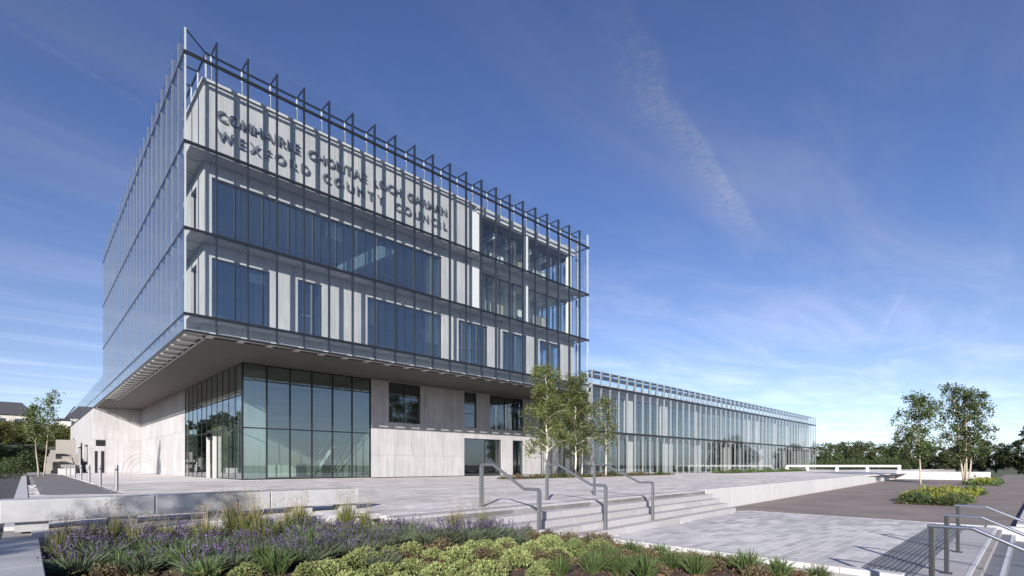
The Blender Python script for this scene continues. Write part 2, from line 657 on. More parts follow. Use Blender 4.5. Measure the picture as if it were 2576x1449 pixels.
plaza_poly = [(-0.25, 9.85), (5.0, 9.85), (5.0, edge_y(5.0)), (79.7, edge_y(79.7)), (150, edge_y(79.7)), (150, 120), (-0.25, 120)]
plaza = structure(sheet('plaza', plaza_poly, -0.052, 'joint_mortar', thick=2.6))


def in_plaza(x, y):
    if x < 0.0 or y < (9.95 if x < 5.0 else edge_y(x) + 0.12):
        return False
    if 0.3 < x < 2.5 and 22.5 < y:
        return False
    if 10.2 < x < 39.3 and y > 35.96:
        return False
    if x > 38.9 and y > 29.3:
        return False
    if x > 23.5 and y > 24.6 and y < 26.6 and (x < 47 or x > 58):
        return False
    return True


paving(plaza, in_plaza, 0, 48, 8.2, 34, 0.0, 0.62, 0.22, 'setts', 300, clip=(0.06, 48))
far_paving = MB()
for (a, b, c, d) in ((48, 89.5, 11.0, 24.5), (48, 110, 26.7, 29.1), (2.6, 10.2, 34, 76), (10.2, 19, 30, 35.9), (47, 58, 24.5, 26.7), (89.5, 140, 13, 24.5)):
    far_paving.box(a, b, c, d, -0.1, -0.004)
obj('far_paving', far_paving, 'setts', plaza)['kind'] = 'stuff'
# plaza edge stones along the planting bed
for i in range(7):
    a = 0.2 + i * 0.69
    box('edge_stone', a, a + 0.68, 9.60, 9.84, -0.45, 0.004, 'pale_concrete', plaza, 0.006)

terrace = structure(sheet('terrace', [(9.98, 0.62), (20.4, 0.62), (20.4, edge_y(20.4) - 0.9), (5.2, edge_y(5.2) - 0.9), (5.2, 7.0), (9.98, 7.0)], TZ - 0.052, 'joint_mortar', thick=1.8))


def in_terrace(x, y):
    return 10.25 < x < 20.2 and 2.15 < y < edge_y(x) - 1.22


paving(terrace, in_terrace, 10.2, 20.3, 2.1, 8.2, TZ, 0.6, 0.2, 'terrace_setts', 300, clip=(10.25, 20.2))
for i in range(14):                                   # granite kerb between bed and terrace
    a = 1.45 + i * 0.43
    box('kerb_stone', 10.0, 10.24, a, a + 0.425, TZ - 0.3, TZ + 0.05, 'pale_concrete', terrace, 0.008)
for i in range(11):                                   # band of long stones at the gravel edge
    a = 1.0 + i * 0.62
    box('edge_stone', 20.21, 20.42, a, a + 0.612, TZ - 0.2, TZ + 0.003, 'pale_concrete', terrace, 0.004)
# ribbed warning slabs at the head of the lower steps
for i in range(24):
    a = 10.26 + i * 0.405
    mb = MB().box(a, a + 0.40, 1.36, 2.12, TZ - 0.06, TZ - 0.012)
    for k in range(9):
        mb.box(a + 0.004, a + 0.396, 1.385 + k * 0.083, 1.43 + k * 0.083, TZ - 0.013, TZ + 0.006)
    obj('ribbed_slab', mb, 'dark_granite', terrace)
for i in range(12):
    a = 10.26 + i * 0.81
    box('landing_stone', a, a + 0.80, 0.72, 1.35, TZ - 0.06, TZ, 'step_granite', terrace, 0.005)

gravel = structure(sheet('gravel_court', [(20.43, 0.35), (130, -1.0), (130, 3.5), (80.5, 3.5), (80.5, edge_y(80)), (20.43, edge_y(20.4) - 0.2)], GZ + 0.06, 'gravel_bound', thick=1.6))
path = structure(sheet('lower_path', [(20.8, -30), (140, -30), (140, -1.35), (20.8, 0.02)], GZ - 0.02, 'asphalt_worn', thick=1.5))
for i in range(30):
    a = 20.8 + i * 2.0
    y0 = 0.34 - (a - 20.43) * 0.0123
    obj('kerb_stone', MB().prism([(a, y0 - 0.30), (a + 1.985, y0 - 0.325), (a + 1.985, y0 - 0.01), (a, y0 + 0.012)], GZ - 0.3, GZ + 0.14), 'pale_concrete', path)

# ------------------------------------------------------------------ steps between the two levels
steps = thing('terrace_steps', (12, 8.4, TZ), 'broad flight of grey granite steps rising from the lower terrace to the plaza', 'steps')
RIS, TRD = 0.8 / 5, 0.30
for k in range(5):
    # step k: nosing recedes from the plaza edge as it goes down
    off = k * TRD
    n = 9
    for i in range(n):
        a = 5.05 + (19.42 - 5.05) * i / n
        b = 5.05 + (19.42 - 5.05) * (i + 1) / n - 0.008
        poly = [(a, edge_y(a) - off), (b, edge_y(b) - off), (b, edge_y(b) - off + TRD + 0.12), (a, edge_y(a) - off + TRD + 0.12)]
        z1 = -k * RIS + (0.001 if k == 0 else 0)
        if k < 4 or True:
            obj('step_block', MB().prism(poly, z1 - RIS - (0.05 if k == 4 else 0), z1), 'step_granite', steps, 0.006)

# lower flight running down to the right of the photographer
low_steps = thing('lower_steps', (15, 0, TZ), 'lower flight of dark grey steps going down beside the bright handrails', 'steps')
for k in range(9):
    for i in range(5):
        a = 9.0 + i * 2.2
        y1 = 0.71 - k * 0.36
        box('step_block', a, a + 2.19, y1 - 0.36, y1 + 0.02, TZ - 0.17 * (k + 1) - 0.3, TZ - 0.17 * (k + 1), 'dark_granite', low_steps, 0.005)
        box('nosing', a, a + 2.19, y1 - 0.352, y1 - 0.29, TZ - 0.17 * (k + 1) - 0.01, TZ - 0.17 * (k + 1) + 0.004, 'steel_pale', low_steps)
for i in range(5):
    a = 9.0 + i * 2.2
    box('nosing', a, a + 2.19, 0.715, 0.775, TZ - 0.02, TZ + 0.004, 'steel_pale', low_steps)
cheek = tag(obj('cheek_wall', MB().prism([(20.02, -3.0), (20.42, -3.0), (20.42, 0.95), (20.02, 0.95)], -2.6, TZ + 0.03), 'pale_concrete', bevel=0.012),
            'low white concrete end wall closing the lower steps', 'wall')

# ------------------------------------------------------------------ white retaining wall, in cast lengths
rw = thing('retaining_wall', (40, edge_y(40), GZ), 'long low white retaining wall between the plaza and the gravel court', 'wall')
n = 21
for i in range(n):
    a = 19.45 + (79.6 - 19.45) * i / n
    b = 19.45 + (79.6 - 19.45) * (i + 1) / n - 0.012
    obj('wall_section', MB().prism([(a, edge_y(a) - 0.02), (b, edge_y(b) - 0.02), (b, edge_y(b) + 0.38), (a, edge_y(a) + 0.38)], GZ - 0.3, 0.01), 'pale_concrete', rw, 0.010)
fw = thing('far_retaining_wall', (80, 6, GZ), 'far white wall closing the gravel court in front of the trees', 'wall')
for i in range(5):
    a = edge_y(79.7) - 0.05 - i * 1.75
    box('wall_section', 79.7, 80.1, a - 1.74, a, GZ - 0.2, 0.16, 'pale_concrete', fw, 0.012)

# ------------------------------------------------------------------ office block
XL, YF = 5.65, 29.24            # corner of the outer glass skin
XI, YI = 6.74, 30.33            # face of the inner wall
XR = 38.40                      # right end of the skin
YB = 66.0                       # back of the tall block
ZB, ZT = 7.68, 22.80            # bottom and top of the skin
LEV = [8.52, 12.80, 17.10, 21.54]
bld = thing('office_building', (XL, YF, 0), 'tall concrete office block on the left wrapped in a glass screen, lettering near its roof', 'building')

XM = [7.10 + 1.5 * k for k in range(21)]
YM = [YF + 1.45 + 1.5 * k for k in range(24)]
YM = [y for y in YM if y < YB - 0.6]
BAYX = [XL] + XM + [XR]
BAYY = [YF] + YM + [YB]
ROWS = [(ZB + 0.03, LEV[0] - 0.05), (LEV[0] + 0.05, LEV[1] - 0.05), (LEV[1] + 0.05, LEV[2] - 0.05), (LEV[2] + 0.05, LEV[3] - 0.05), (LEV[3] + 0.05, ZT - 0.02)]
MD = 0.22      # mullion depth

# outer screen, front
for x in XM:
    box('mullion', x - 0.032, x + 0.032, YF + 0.021, YF + MD, ZB, ZT, 'frame_dark', bld)
for a, b in zip(BAYX[:-1], BAYX[1:]):
    for (c, d) in ROWS:
        box('glass_pane', a + 0.012, b - 0.012, YF, YF + 0.018, c, d, 'skin_glass', bld)
for z in LEV:
    box('transom', XL - 0.02, XR + 0.02, YF - 0.012, YF + 0.11, z - 0.065, z + 0.065, 'frame_dark', bld)
box('bottom_rail', XL - 0.03, XR + 0.03, YF - 0.02, YF + 0.12, ZB - 0.05, ZB + 0.03, 'frame_dark', bld)
# outer screen, left side
for y in YM:
    box('mullion', XL - 0.010, XL + MD, y - 0.0115, y + 0.0115, ZB, ZT, 'steel_grey', bld)
    box('mullion_fin', XL + 0.06, XL + MD, y - 0.04, y - 0.012, ZB, ZT, 'steel_grey', bld)
for a, b in zip(BAYY[:-1], BAYY[1:]):
    for (c, d) in ROWS:
        box('glass_pane', XL, XL + 0.018, a + 0.012, b - 0.012, c, d, 'skin_glass', bld)
for z in LEV:
    box('transom', XL - 0.012, XL + 0.11, YF + 0.13, YB, z - 0.049, z + 0.049, 'frame_dark', bld)
box('bottom_rail', XL - 0.02, XL + 0.12, YF + 0.13, YB, ZB - 0.05, ZB + 0.03, 'frame_dark', bld)
# outer screen, right end
BAYR = [YF + 0.02] + [YF + 1.45 + 1.5 * k for k in range(11)]
for y in BAYR[1:]:
    box('mullion', XR - MD, XR - 0.021, y - 0.025, y + 0.025, ZB, ZT, 'steel_grey', bld)
for a, b in zip(BAYR[:-1], BAYR[1:]):
    for (c, d) in ROWS:
        box('glass_pane', XR - 0.018, XR, a + 0.012, b - 0.012, c, d, 'skin_glass', bld)
for z in LEV[1:]:
    box('transom', XR - 0.11, XR - 0.03, YF + 0.13, BAYR[-1], z - 0.045, z + 0.045, 'frame_dark', bld)
# corner posts
box('corner_post', XL + 0.03, XL + 0.11, YF + 0.115, YF + 0.20, ZB, ZT, 'steel_pale', bld)
box('corner_post', XR - 0.11, XR - 0.03, YF + 0.115, YF + 0.20, ZB, ZT, 'steel_pale', bld)

# service walkways in the cavity, carried on arms
for z in LEV[:3]:
    box('walkway', XL + 0.30, XR - 0.3, YF + MD + 0.02, YI - 0.01, z - 0.06, z - 0.02, 'plate_grey', bld)
    box('walkway', XL + MD + 0.02, XI - 0.01, YI, YB - 0.1, z - 0.062, z - 0.022, 'plate_grey', bld)
for z in LEV[:3]:
    for x in XM:
        box('bracket', x - 0.02, x + 0.02, YF + MD, YI, z - 0.13, z - 0.065, 'steel_pale', bld)
    for y in YM:
        box('bracket', XL + MD, XI, y - 0.02, y + 0.02, z - 0.16, z - 0.065, 'steel_pale', bld)
box('bottom_plate', XL + 0.13, XR - 0.13, YF + 0.13, YI - 0.012, ZB + 0.105, ZB + 0.125, 'plate_grey', bld)
box('bottom_plate', XL + 0.13, XI - 0.012, YI - 0.01, YB - 0.05, ZB + 0.104, ZB + 0.124, 'plate_grey', bld)
for x in XM:
    box('bottom_arm', x - 0.32, x + 0.02, YF + 0.10, YI - 0.01, ZB + 0.0, ZB + 0.10, 'steel_pale', bld)
for y in YM:
    box('bottom_arm', XL + 0.12, XI - 0.01, y - 0.30, y + 0.02, ZB + 0.0, ZB + 0.10, 'steel_pale', bld)
# head of the screen: arms back to a rail on short posts
obj('corner_arm', MB().tube([(XL + 0.07, YF + 0.16, ZT - 0.02), (XI + 0.12, YI + 0.12, ZT - 0.02)], 0.04, 6), 'frame_dark', bld)
box('rail_post', XI + 0.09, XI + 0.15, YI + 0.09, YI + 0.15, 21.34, ZT - 0.058, 'steel_pale', bld)
for x in XM:
    box('head_arm', x - 0.025, x + 0.025, YF + 0.20, YI + 0.084, ZT - 0.06, ZT + 0.02, 'frame_dark', bld)
    box('rail_post', x - 0.03, x + 0.03, YI + 0.09, YI + 0.15, 21.34, ZT - 0.058, 'steel_pale', bld)
for y in YM[1:]:
    box('head_arm', XL + MD, XI + 0.084, y - 0.025, y + 0.025, ZT - 0.06, ZT + 0.02, 'frame_dark', bld)
    box('rail_post', XI + 0.09, XI + 0.15, y - 0.03, y + 0.03, 21.34, ZT - 0.058, 'steel_pale', bld)
box('head_rail', XI + 0.085, XR - 0.3, YI + 0.085, YI + 0.165, ZT - 0.055, ZT + 0.035, 'frame_dark', bld)
box('head_rail', XI + 0.085, XI + 0.165, YI + 0.17, YB, ZT - 0.056, ZT + 0.034, 'frame_dark', bld)

# inner wall, front: lettering storey, long window, row of windows
W_UP = [(7.12, 22.1, 12.86, 16.30)]
W_LO = [(7.12, 10.05, 8.60, 12.02), (11.62, 13.1, 8.60, 12.02), (16.12, 22.1, 8.60, 12.02), (23.65, 26.6, 8.60, 12.02), (28.2, 31.0, 8.60, 12.02), (32.7, 35.5, 8.60, 12.02)]
panel_wall(bld, 'x', YI, XI, 25.0, 12.80, 21.20, W_UP, 1.52, [17.1], back=0.30)
panel_wall(bld, 'x', YI, XI, XR - 0.9, 7.98, 12.795, W_LO, 1.52, [])
window(bld, 'x', YI + 0.16, 7.12, 22.1, 12.86, 16.30, [7.12 + 14.98 * k / 10 for k in range(1, 10)], fmat='steel_grey')
LOM = {0: [8.6], 1: [12.5], 2: [17.6, 19.1, 20.6], 3: [25.1], 4: [29.6], 5: [34.1]}
for i, (a, b, c, d) in enumerate(W_LO):
    window(bld, 'x', YI + 0.16, a, b, c, d, LOM[i], [(0, 10.0)] if i in (1, 3) else [], fmat='steel_grey')
for (a, b, c, d) in ((16.2, 16.75, 10.4, 11.95), (20.7, 22.0, 9.9, 11.95), (24.2, 25.0, 8.7, 11.95), (29.7, 30.9, 8.7, 11.95), (34.2, 34.8, 8.7, 11.95), (21.0, 22.0, 13.0, 16.2), (13.2, 14.5, 15.2, 16.2), (9.0, 9.9, 11.3, 11.95)):
    box('blind', a, b, YI + 0.36, YI + 0.375, c, d, 'lobby_wall', bld)
# inner wall, left side
holes = []
for (c, d) in ((8.60, 12.02), (12.86, 16.30)):
    y = 31.9
    k = 0
    while y < 62:
        w = (1.4, 2.9, 4.4)[k % 3]
        holes.append((y, y + w, c, d))
        y += w + (1.6, 2.2, 1.6)[k % 3]
        k += 1
panel_wall(bld, 'y', XI, YI + 0.36, YB, 7.98, 21.20, holes, 1.52, [12.8, 17.1])
for (a, b, c, d) in holes:
    window(bld, 'y', XI + 0.16, a, b, c, d, [a + (b - a) * k / round((b - a) / 1.45) for k in range(1, round((b - a) / 1.45))])
# coping and roof
box('coping', XI - 0.10, 25.4, YI - 0.12, YI + 0.42, 21.205, 21.33, 'pale_concrete', bld)
box('coping', XI - 0.10, XI + 0.42, YI + 0.425, YB, 21.205, 21.33, 'pale_concrete', bld)
box('roof', XI + 0.4, XR - 1.0, YI + 0.36, YB, 20.55, 20.85, 'roofing', bld)
box('back_wall', XI + 0.3, XR - 1.0, YB - 0.3, YB, 7.98, 20.54, 'concrete', bld)

# soffit
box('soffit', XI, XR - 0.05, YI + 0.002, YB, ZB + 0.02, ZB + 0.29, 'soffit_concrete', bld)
box('soffit_edge', XI - 0.005, XI + 0.09, YI + 0.1, YB, ZB - 0.03, ZB + 0.018, 'plate_grey', bld)
# floors inside
for z, nm in ((12.6, 'floor_slab'), (16.9, 'floor_slab')):
    box(nm, XI + 0.36, XR - 1.2, YI + 0.36, YB - 0.35, z - 0.25, z + 0.05, 'interior_white', bld)
for z in (8.0, 12.66, 16.96):
    box('interior_wall', 8.2, 25.1, 37.5, 37.7, z, z + 3.9 if z > 9 else z + 4.3, 'lobby_wall', bld)
    box('interior_wall', 25.1, 25.3, YI + 0.36, 37.7, z, z + 3.85 if z > 9 else z + 4.3, 'interior_white', bld)
box('interior_wall', 27.2, 36.8, 36.2, 36.4, 8.0, 12.3, 'interior_white', bld)

wedge = MB()  # white wedge added in the shape of a sunbeam on the ceiling
wedge.v = [(14.7, 30.95, 13.3), (18.5, 30.95, 15.75), (18.5, 30.95, 16.2), (17.7, 30.95, 16.2), (14.7, 30.95, 14.0)]
wedge.v += [(x_, 32.2, z_) for x_, _, z_ in wedge.v]
wedge.f = [(0, 1, 2, 3, 4), (9, 8, 7, 6, 5)] + [(i, i + 5, (i + 1) % 5 + 5, (i + 1) % 5) for i in range(5)]
obj('sunbeam_wedge', wedge, 'render_white', bld)

# glazed corner at the right end, two storeys, white columns and an open interior
for x in (31.15, 37.05):
    obj('column', MB().tube([(x, YI + 0.30, 12.66), (x, YI + 0.30, 20.75)], 0.29, 20, False), 'column_white', bld, smooth=True)
obj('column', MB().tube([(37.05, 37.2, 12.66), (37.05, 37.2, 20.5)], 0.29, 20, False), 'column_white', bld, smooth=True)
box('pier', 25.0, 25.7, YI, YI + 0.5, 12.8, 20.755, 'column_white', bld)
for (c, d) in ((12.86, 16.55), (17.15, 20.75)):
    window(bld, 'x', YI + 0.75, 25.72, 37.35, c, d, [25.72 + 1.4538 * k for k in range(1, 8)], fw=0.05, gmat='clear_glass')
    window(bld, 'y', 37.36, YI + 0.2, 41.5, c, d, [YI + 1.6 + 1.5 * k for k in range(6)], fw=0.05, gmat='clear_glass')
box('fascia', 25.41, 37.45, YI - 0.1, YI + 0.35, 20.76, 21.20, 'pale_concrete', bld)
box('coping', 25.41, 37.45, YI - 0.12, YI + 0.42, 21.205, 21.33, 'pale_concrete', bld)
box('fascia', 25.71, 37.45, YI + 0.02, YI + 0.34, 16.57, 17.13, 'pale_concrete', bld)
# back of that interior: rooms, galleries and openings
for j, (z0, z1) in enumerate(((12.66, 16.6), (16.96, 20.5))):
    hs_ = [(26.2, 27.4, z0 + 0.3, z0 + 2.4), (29.9, 30.7, z0 + 0.2, z0 + 2.2), (32.9, 34.0, z0 + 0.2, z0 + 2.3)]
    panel_wall(bld, 'x', 33.6, 25.3, 36.2, z0, z1, hs_, 2.0, [], mat='render_white', panels=False)
    for (a, b, c, d) in hs_:
        window(bld, 'x', 33.75, a, b, c, d, [(a + b) / 2], fw=0.05)
    for k in range(4):
        box('hanging_panel', 26.3 + k * 2.7, 27.9 + k * 2.7, 32.0 + (k % 2) * 0.7, 32.08 + (k % 2) * 0.7, z0 + 1.0 + 0.3 * (k % 3), z0 + 2.2 + 0.3 * (k % 2), ('interior_white', 'interior_panel')[(k + j) % 2], bld)
    for k in range(5):
        box('ceiling_fin', 26.0 + k * 2.2, 26.12 + k * 2.2, 31.4, 33.5, z1 - 0.55, z1 - 0.1, 'interior_white', bld)
    box('gallery_rail', 25.4, 36.8, 32.9, 32.96, z0 + 0.9, z0 + 0.98, 'rail_dark', bld)
    for k in range(12):
        box('rail_post', 25.5 + k, 25.55 + k, 32.9, 32.95, z0 + 0.05, z0 + 0.9, 'rail_dark', bld)

# lettering in two lines, letters standing off the wall
FONT = {}


def letter(ch, size):
    if ch not in FONT:
        cu = bpy.data.curves.new('letter', 'FONT')
        cu.body = ch
        cu.size = size
        cu.extrude = 0.035
        cu.offset = 0.004
        cu.align_x = 'CENTER'
        o = bpy.data.objects.new('letter_source', cu)
        COL.objects.link(o)
        dg = bpy.context.evaluated_depsgraph_get()
        me = bpy.data.meshes.new_from_object(o.evaluated_get(dg))
        bpy.data.objects.remove(o)
        bpy.data.curves.remove(cu)
        me.materials.clear()
        me.materials.append(MATS['letter_metal'])
        xs = [v.co.x for v in me.vertices]
        FONT[ch] = (me, max(xs) - min(xs))
    return FONT[ch]


for text, zb in (('COMHAIRLE CHONTAE LOCH GARMAN', 19.42), ('WEXFORD COUNTY COUNCIL', 18.38)):
    size = 0.76
    wid = [0.34 if c == ' ' else letter(c, size)[1] for c in text]
    gap = (22.45 - 7.32 - sum(wid)) / (len(text) - 1)
    x = 7.32
    for c, w in zip(text, wid):
        if c != ' ':
            o = place('letter', letter(c, size)[0], bld, (x + w / 2, YI - 0.10, zb))
            o.rotation_euler = (R(90), 0, 0)
        x += w + gap

# ground storey set back under the overhang
YG, XG = 35.96, 10.20
G_H = [(20.97, 23.99, 4.42, ZB - 0.01), (28.70, 30.20, 4.42, ZB - 0.01), (31.78, 36.35, 4.42, ZB - 0.01), (28.70, 33.33, -0.02, 3.42), (34.84, 36.35, -0.02, 3.42)]
panel_wall(bld, 'x', YG, 19.42, 39.3, 0.0, ZB + 0.018, G_H, 1.0, [1.75, 3.95], back=0.35)
window(bld, 'x', YG + 0.14, 20.97, 23.99, 4.42, ZB - 0.01, [22.5], [(0, 5.7)])
window(bld, 'x', YG + 0.14, 28.70, 30.20, 4.42, ZB - 0.01, [], [(0, 5.7)])
window(bld, 'x', YG + 0.14, 31.78, 36.35, 4.42, ZB - 0.01, [33.9, 35.2], [(2, 5.7)])
window(bld, 'x', YG + 0.14, 28.70, 33.33, 0.0, 3.42, [31.3], name='door')
window(bld, 'x', YG + 0.14, 34.84, 36.35, 0.0, 3.42, [], name='door')
for (a, b) in ((20.97, 23.99), (28.70, 30.20), (31.78, 36.35)):
    box('blind_box', a + 0.03, b - 0.03, YG + 0.26, YG + 0.34, 6.75, ZB - 0.02, 'frame_dark', bld)
# glazed lobby corner
window(bld, 'x', YG, XG, 19.40, 0.0, ZB + 0.016, [XG + 1.533 * k for k in range(1, 6)], [(i, 3.45) for i in range(6)], name='lobby_glazing', fw=0.075, gmat='lobby_glass', deep=0.16)
LM = [YG + 0.17 + 1.5 * k for k in range(1, 11)]
window(bld, 'y', XG, YG + 0.17, 52.5, 0.0, ZB + 0.016, LM, [(i, 3.45) for i in range(11)], name='lobby_glazing', fw=0.05, gmat='lobby_glass', deep=0.05)
panel_wall(bld, 'y', XG, 52.52, 66.0, 0.0, ZB + 0.018, [], 1.5, [3.95])
# lobby inside
box('lobby_floor', XG + 0.17, 39.2, YG + 0.36, 60, -0.08, 0.006, 'interior_floor', bld)
box('interior_wall', XG + 0.35, 12.35, 37.9, 38.15, 0.01, ZB, 'concrete', bld)
box('interior_wall', 19.45, 19.7, YG + 0.42, 46.0, 0.01, ZB, 'lobby_wall', bld)
box('interior_wall', 12.4, 28, 47.0, 47.25, 0.01, ZB, 'lobby_wall', bld)
box('interior_wall', 19.8, 39.0, 42.0, 42.2, 0.01, ZB, 'lobby_wall', bld)
box('interior_wall', XG + 2.5, 13.0, 50.0, 60.0, 0.01, ZB, 'interior_panel', bld)
box('entrance_frame', XG - 0.22, XG - 0.02, 42.05, 42.25, 0.0, 3.1, 'pale_concrete', bld)
box('entrance_frame', XG - 0.22, XG - 0.02, 43.9, 44.1, 0.0, 3.1, 'pale_concrete', bld)
box('entrance_canopy', XG - 0.22, XG - 0.02, 42.26, 43.89, 2.95, 3.1, 'frame_dark', bld)

stair = thing('lobby_stair', (18.6, 41, 0), 'pale staircase rising inside the glazed lobby', 'staircase')
for k in range(14):
    box('tread', 17.95, 19.3, 43.0 - k * 0.28, 43.3 - k * 0.28, 0.2 + k * 0.18, 0.26 + k * 0.18, 'interior_white', stair)
for x in (17.88, 19.31):
    n0 = [(43.4, 0.0), (42.9, 0.0), (39.2, 2.35), (39.2, 2.85)]
    mb = MB()
    mb.v = [(x, y, z) for y, z in n0] + [(x + 0.06, y, z) for y, z in n0]
    mb.f = [(0, 1, 2, 3), (7, 6, 5, 4), (0, 4, 5, 1), (1, 5, 6, 2), (2, 6, 7, 3), (3, 7, 4, 0)]
    obj('stringer', mb, 'steel_pale', stair)
    obj('handrail', MB().tube([(x, 43.3, 1.1), (x, 39.2, 3.75)], 0.03), 'steel_pale', stair)
desk = thing('reception_desk', (15, 43, 0), 'long white reception desk inside the glazed lobby', 'desk')
for k in range(4):
    box('front_panel', 12.9 + k * 1.05, 13.90 + k * 1.05, 42.6, 42.68, 0.02, 1.02, 'interior_white', desk)
box('counter', 12.8, 17.3, 42.5, 43.3, 1.025, 1.08, 'interior_panel', desk)

# ------------------------------------------------------------------ long two-storey wing on the right
WX0, WX1 = 38.95, 110.0
wing = thing('low_office_wing', (WX0, YF, 0), 'long two-storey wing behind a glass screen running back on the right', 'building')
NB = 47
WM = [WX0 + (WX1 - WX0) * k / NB for k in range(NB + 1)]
WROW = [(0.06, 4.15), (4.28, 8.52), (8.68, 10.10)]
for x in WM:
    box('mullion', x - 0.022, x + 0.022, YF + 0.021, YF + 0.20, 0.0, 10.12, 'steel_mid', wing)
for a, b in zip(WM[:-1], WM[1:]):
    for (c, d) in WROW:
        box('glass_pane', a + 0.012, b - 0.012, YF, YF + 0.018, c, d, 'skin_glass', wing)
for z in (4.21, 8.60):
    box('transom', WX0, WX1, YF - 0.012, YF + 0.12, z - 0.10, z + 0.08, 'frame_dark', wing)
    box('walkway', WX0 + 0.3, WX1 - 0.3, YF + MD + 0.02, YI - 0.01, z - 0.08, z - 0.02, 'plate_grey', wing)
for x in WM[1:-1]:
    for z in (4.21, 8.60):
        box('bracket', x - 0.02, x + 0.02, YF + MD, YI, z - 0.2, z - 0.085, 'steel_pale', wing)
    box('head_arm', x - 0.025, x + 0.025, YF + MD, YI + 0.08, 10.02, 10.10, 'frame_dark', wing)
    box('rail_post', x - 0.07, x + 0.07, YI + 0.09, YI + 0.15, 9.11, 9.92, 'steel_mid', wing)
box('head_rail', WX0 + 0.2, WX1, YI + 0.085, YI + 0.165, 9.93, 10.01, 'frame_dark', wing)
for k in range(6):
    box('head_louvre', WX0 + 0.2, WX1, YF + 0.30 + k * 0.15, YF + 0.40 + k * 0.15, 10.105, 10.125, 'steel_grey', wing)
box('head_fascia', WX0 + 0.2, WX1, YI + 0.18, YI + 0.22, 9.62, 9.92, 'steel_grey', wing)
# end of the screen facing the plaza corner
for k in range(5):
    y = YF + 1.35 * k + (0.02 if k == 0 else 0)
    box('mullion', WX0 - 0.03, WX0 + 0.2, y + 1.32, y + 1.37, 0.0, 10.12, 'steel_grey', wing)
    for (c, d) in WROW:
        box('glass_pane', WX0 - 0.06, WX0 - 0.045, y + 0.03, y + 1.31, c, d, 'skin_glass', wing)
# inner front: piers and windows in an irregular rhythm
rw_ = random.Random(11)
holes_w = []
for (c, d) in ((0.12, 3.75), (4.30, 7.95)):
    x = 40.6 if c < 1 else 40.2
    while x < 107.5:
        w = rw_.choice((1.35, 2.85, 4.35, 5.85, 7.35)) if x > 52 else 5.85
        w = min(w, 108.5 - x)
        holes_w.append((x, x + w, c, d))
        x += w + rw_.choice((0.40, 0.55, 0.9, 1.6, 2.4))
panel_wall(wing, 'x', YI, 40.0, WX1 - 0.6, 0.0, 9.0, holes_w, 1.51, [4.21])
for (a, b, c, d) in holes_w:
    k = round((b - a) / 1.45)
    window(wing, 'x', YI + 0.15, a, b, c, d, [a + (b - a) * i / k for i in range(1, k)], gmat='window_glass')
panel_wall(wing, 'y', 39.9, YI + 0.36, 46, 0.0, 9.0, [(31.5, 34.4, 0.1, 3.7), (31.5, 34.4, 4.4, 7.9)], 1.5, [4.21])
for (c, d) in ((0.1, 3.7), (4.4, 7.9)):
    window(wing, 'y', 40.05, 31.5, 34.4, c, d, [32.95])
box('coping', 39.8, WX1 - 0.5, YI - 0.1, YI + 0.42, 9.005, 9.10, 'pale_concrete', wing)
box('roof', 40.2, WX1 - 0.6, YI + 0.36, 46, 8.55, 8.8, 'roofing', wing)
box('floor_slab', 40.3, WX1 - 0.7, YI + 0.36, 46, 3.9, 4.2, 'interior_white', wing)
box('interior_wall', 40.3, WX1 - 0.7, 34.5, 34.7, 0.0, 3.89, 'lobby_wall', wing)
box('interior_wall', 40.3, WX1 - 0.7, 37.0, 37.2, 4.21, 8.54, 'interior_white', wing)
box('end_wall', WX1 - 0.6, WX1 - 0.3, YI, 46, 0.0, 9.0, 'concrete', wing)
obj('fire_stair_brace', MB().tube([(76, YF + 0.6, 0.1), (84, YF + 0.6, 4.0)], 0.06), 'frame_dark', wing)

# ------------------------------------------------------------------ lower wing behind the block on the left
rear = thing('rear_office_wing', (XL, YB, 0), 'low concrete wing beyond the tall block at the far left, steel screen above', 'building')
panel_wall(rear, 'x', 76.1, XL + 0.05, 10.2, 0.0, 7.69, [], 1.14, [3.95])
panel_wall(rear, 'y', XG, 66.02, 76.08, 0.0, 7.69, [], 1.5, [3.95])
panel_wall(rear, 'y', XL + 0.05, 76.45, 118, 0.0, 7.69, [(77.5, 78.4, 0.1, 3.0), (79.6, 80.8, 0.1, 3.0), (84, 90, 1, 3.6), (95, 101, 1, 3.6)], 1.5, [3.95])
window(rear, 'y', XL + 0.2, 77.5, 78.4, 0.1, 3.0, [])
window(rear, 'y', XL + 0.2, 79.6, 80.8, 0.1, 3.0, [])
box('wall_vent', XL + 0.25, XL + 1.1, 76.06, 76.10, 3.2, 3.9, 'frame_dark', rear)
box('door', XL + 0.15, XL + 0.38, 76.06, 76.10, 0.05, 2.6, 'frame_dark', rear)
box('door', XL + 0.72, XL + 1.0, 76.06, 76.10, 0.05, 2.6, 'frame_dark', rear)
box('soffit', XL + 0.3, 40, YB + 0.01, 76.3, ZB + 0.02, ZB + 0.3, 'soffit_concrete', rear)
box('roof', XL + 0.4, 36, YB + 0.01, 118, 8.3, 8.6, 'roofing', rear)
box('upper_wall', XI, 36, YB + 0.02, 118, 8.0, 8.29, 'concrete', rear)
for k in range(34):
    y = YB + 0.06 + 1.5 * k
    box('glass_pane', XL, XL + 0.018, y + 0.012, y + 1.488, ZB + 0.03, LEV[0] - 0.05, 'skin_glass', rear)
    box('glass_pane', XL, XL + 0.018, y + 0.012, y + 1.488, LEV[0] + 0.05, 10.1, 'skin_glass', rear)
    box('mullion', XL + 0.021, XL + 0.2, y - 0.03, y + 0.03, ZB, 10.1, 'steel_grey', rear)
box('transom', XL + 0.03, XL + 0.11, YB, 117, LEV[0] - 0.045, LEV[0] + 0.045, 'frame_dark', rear)
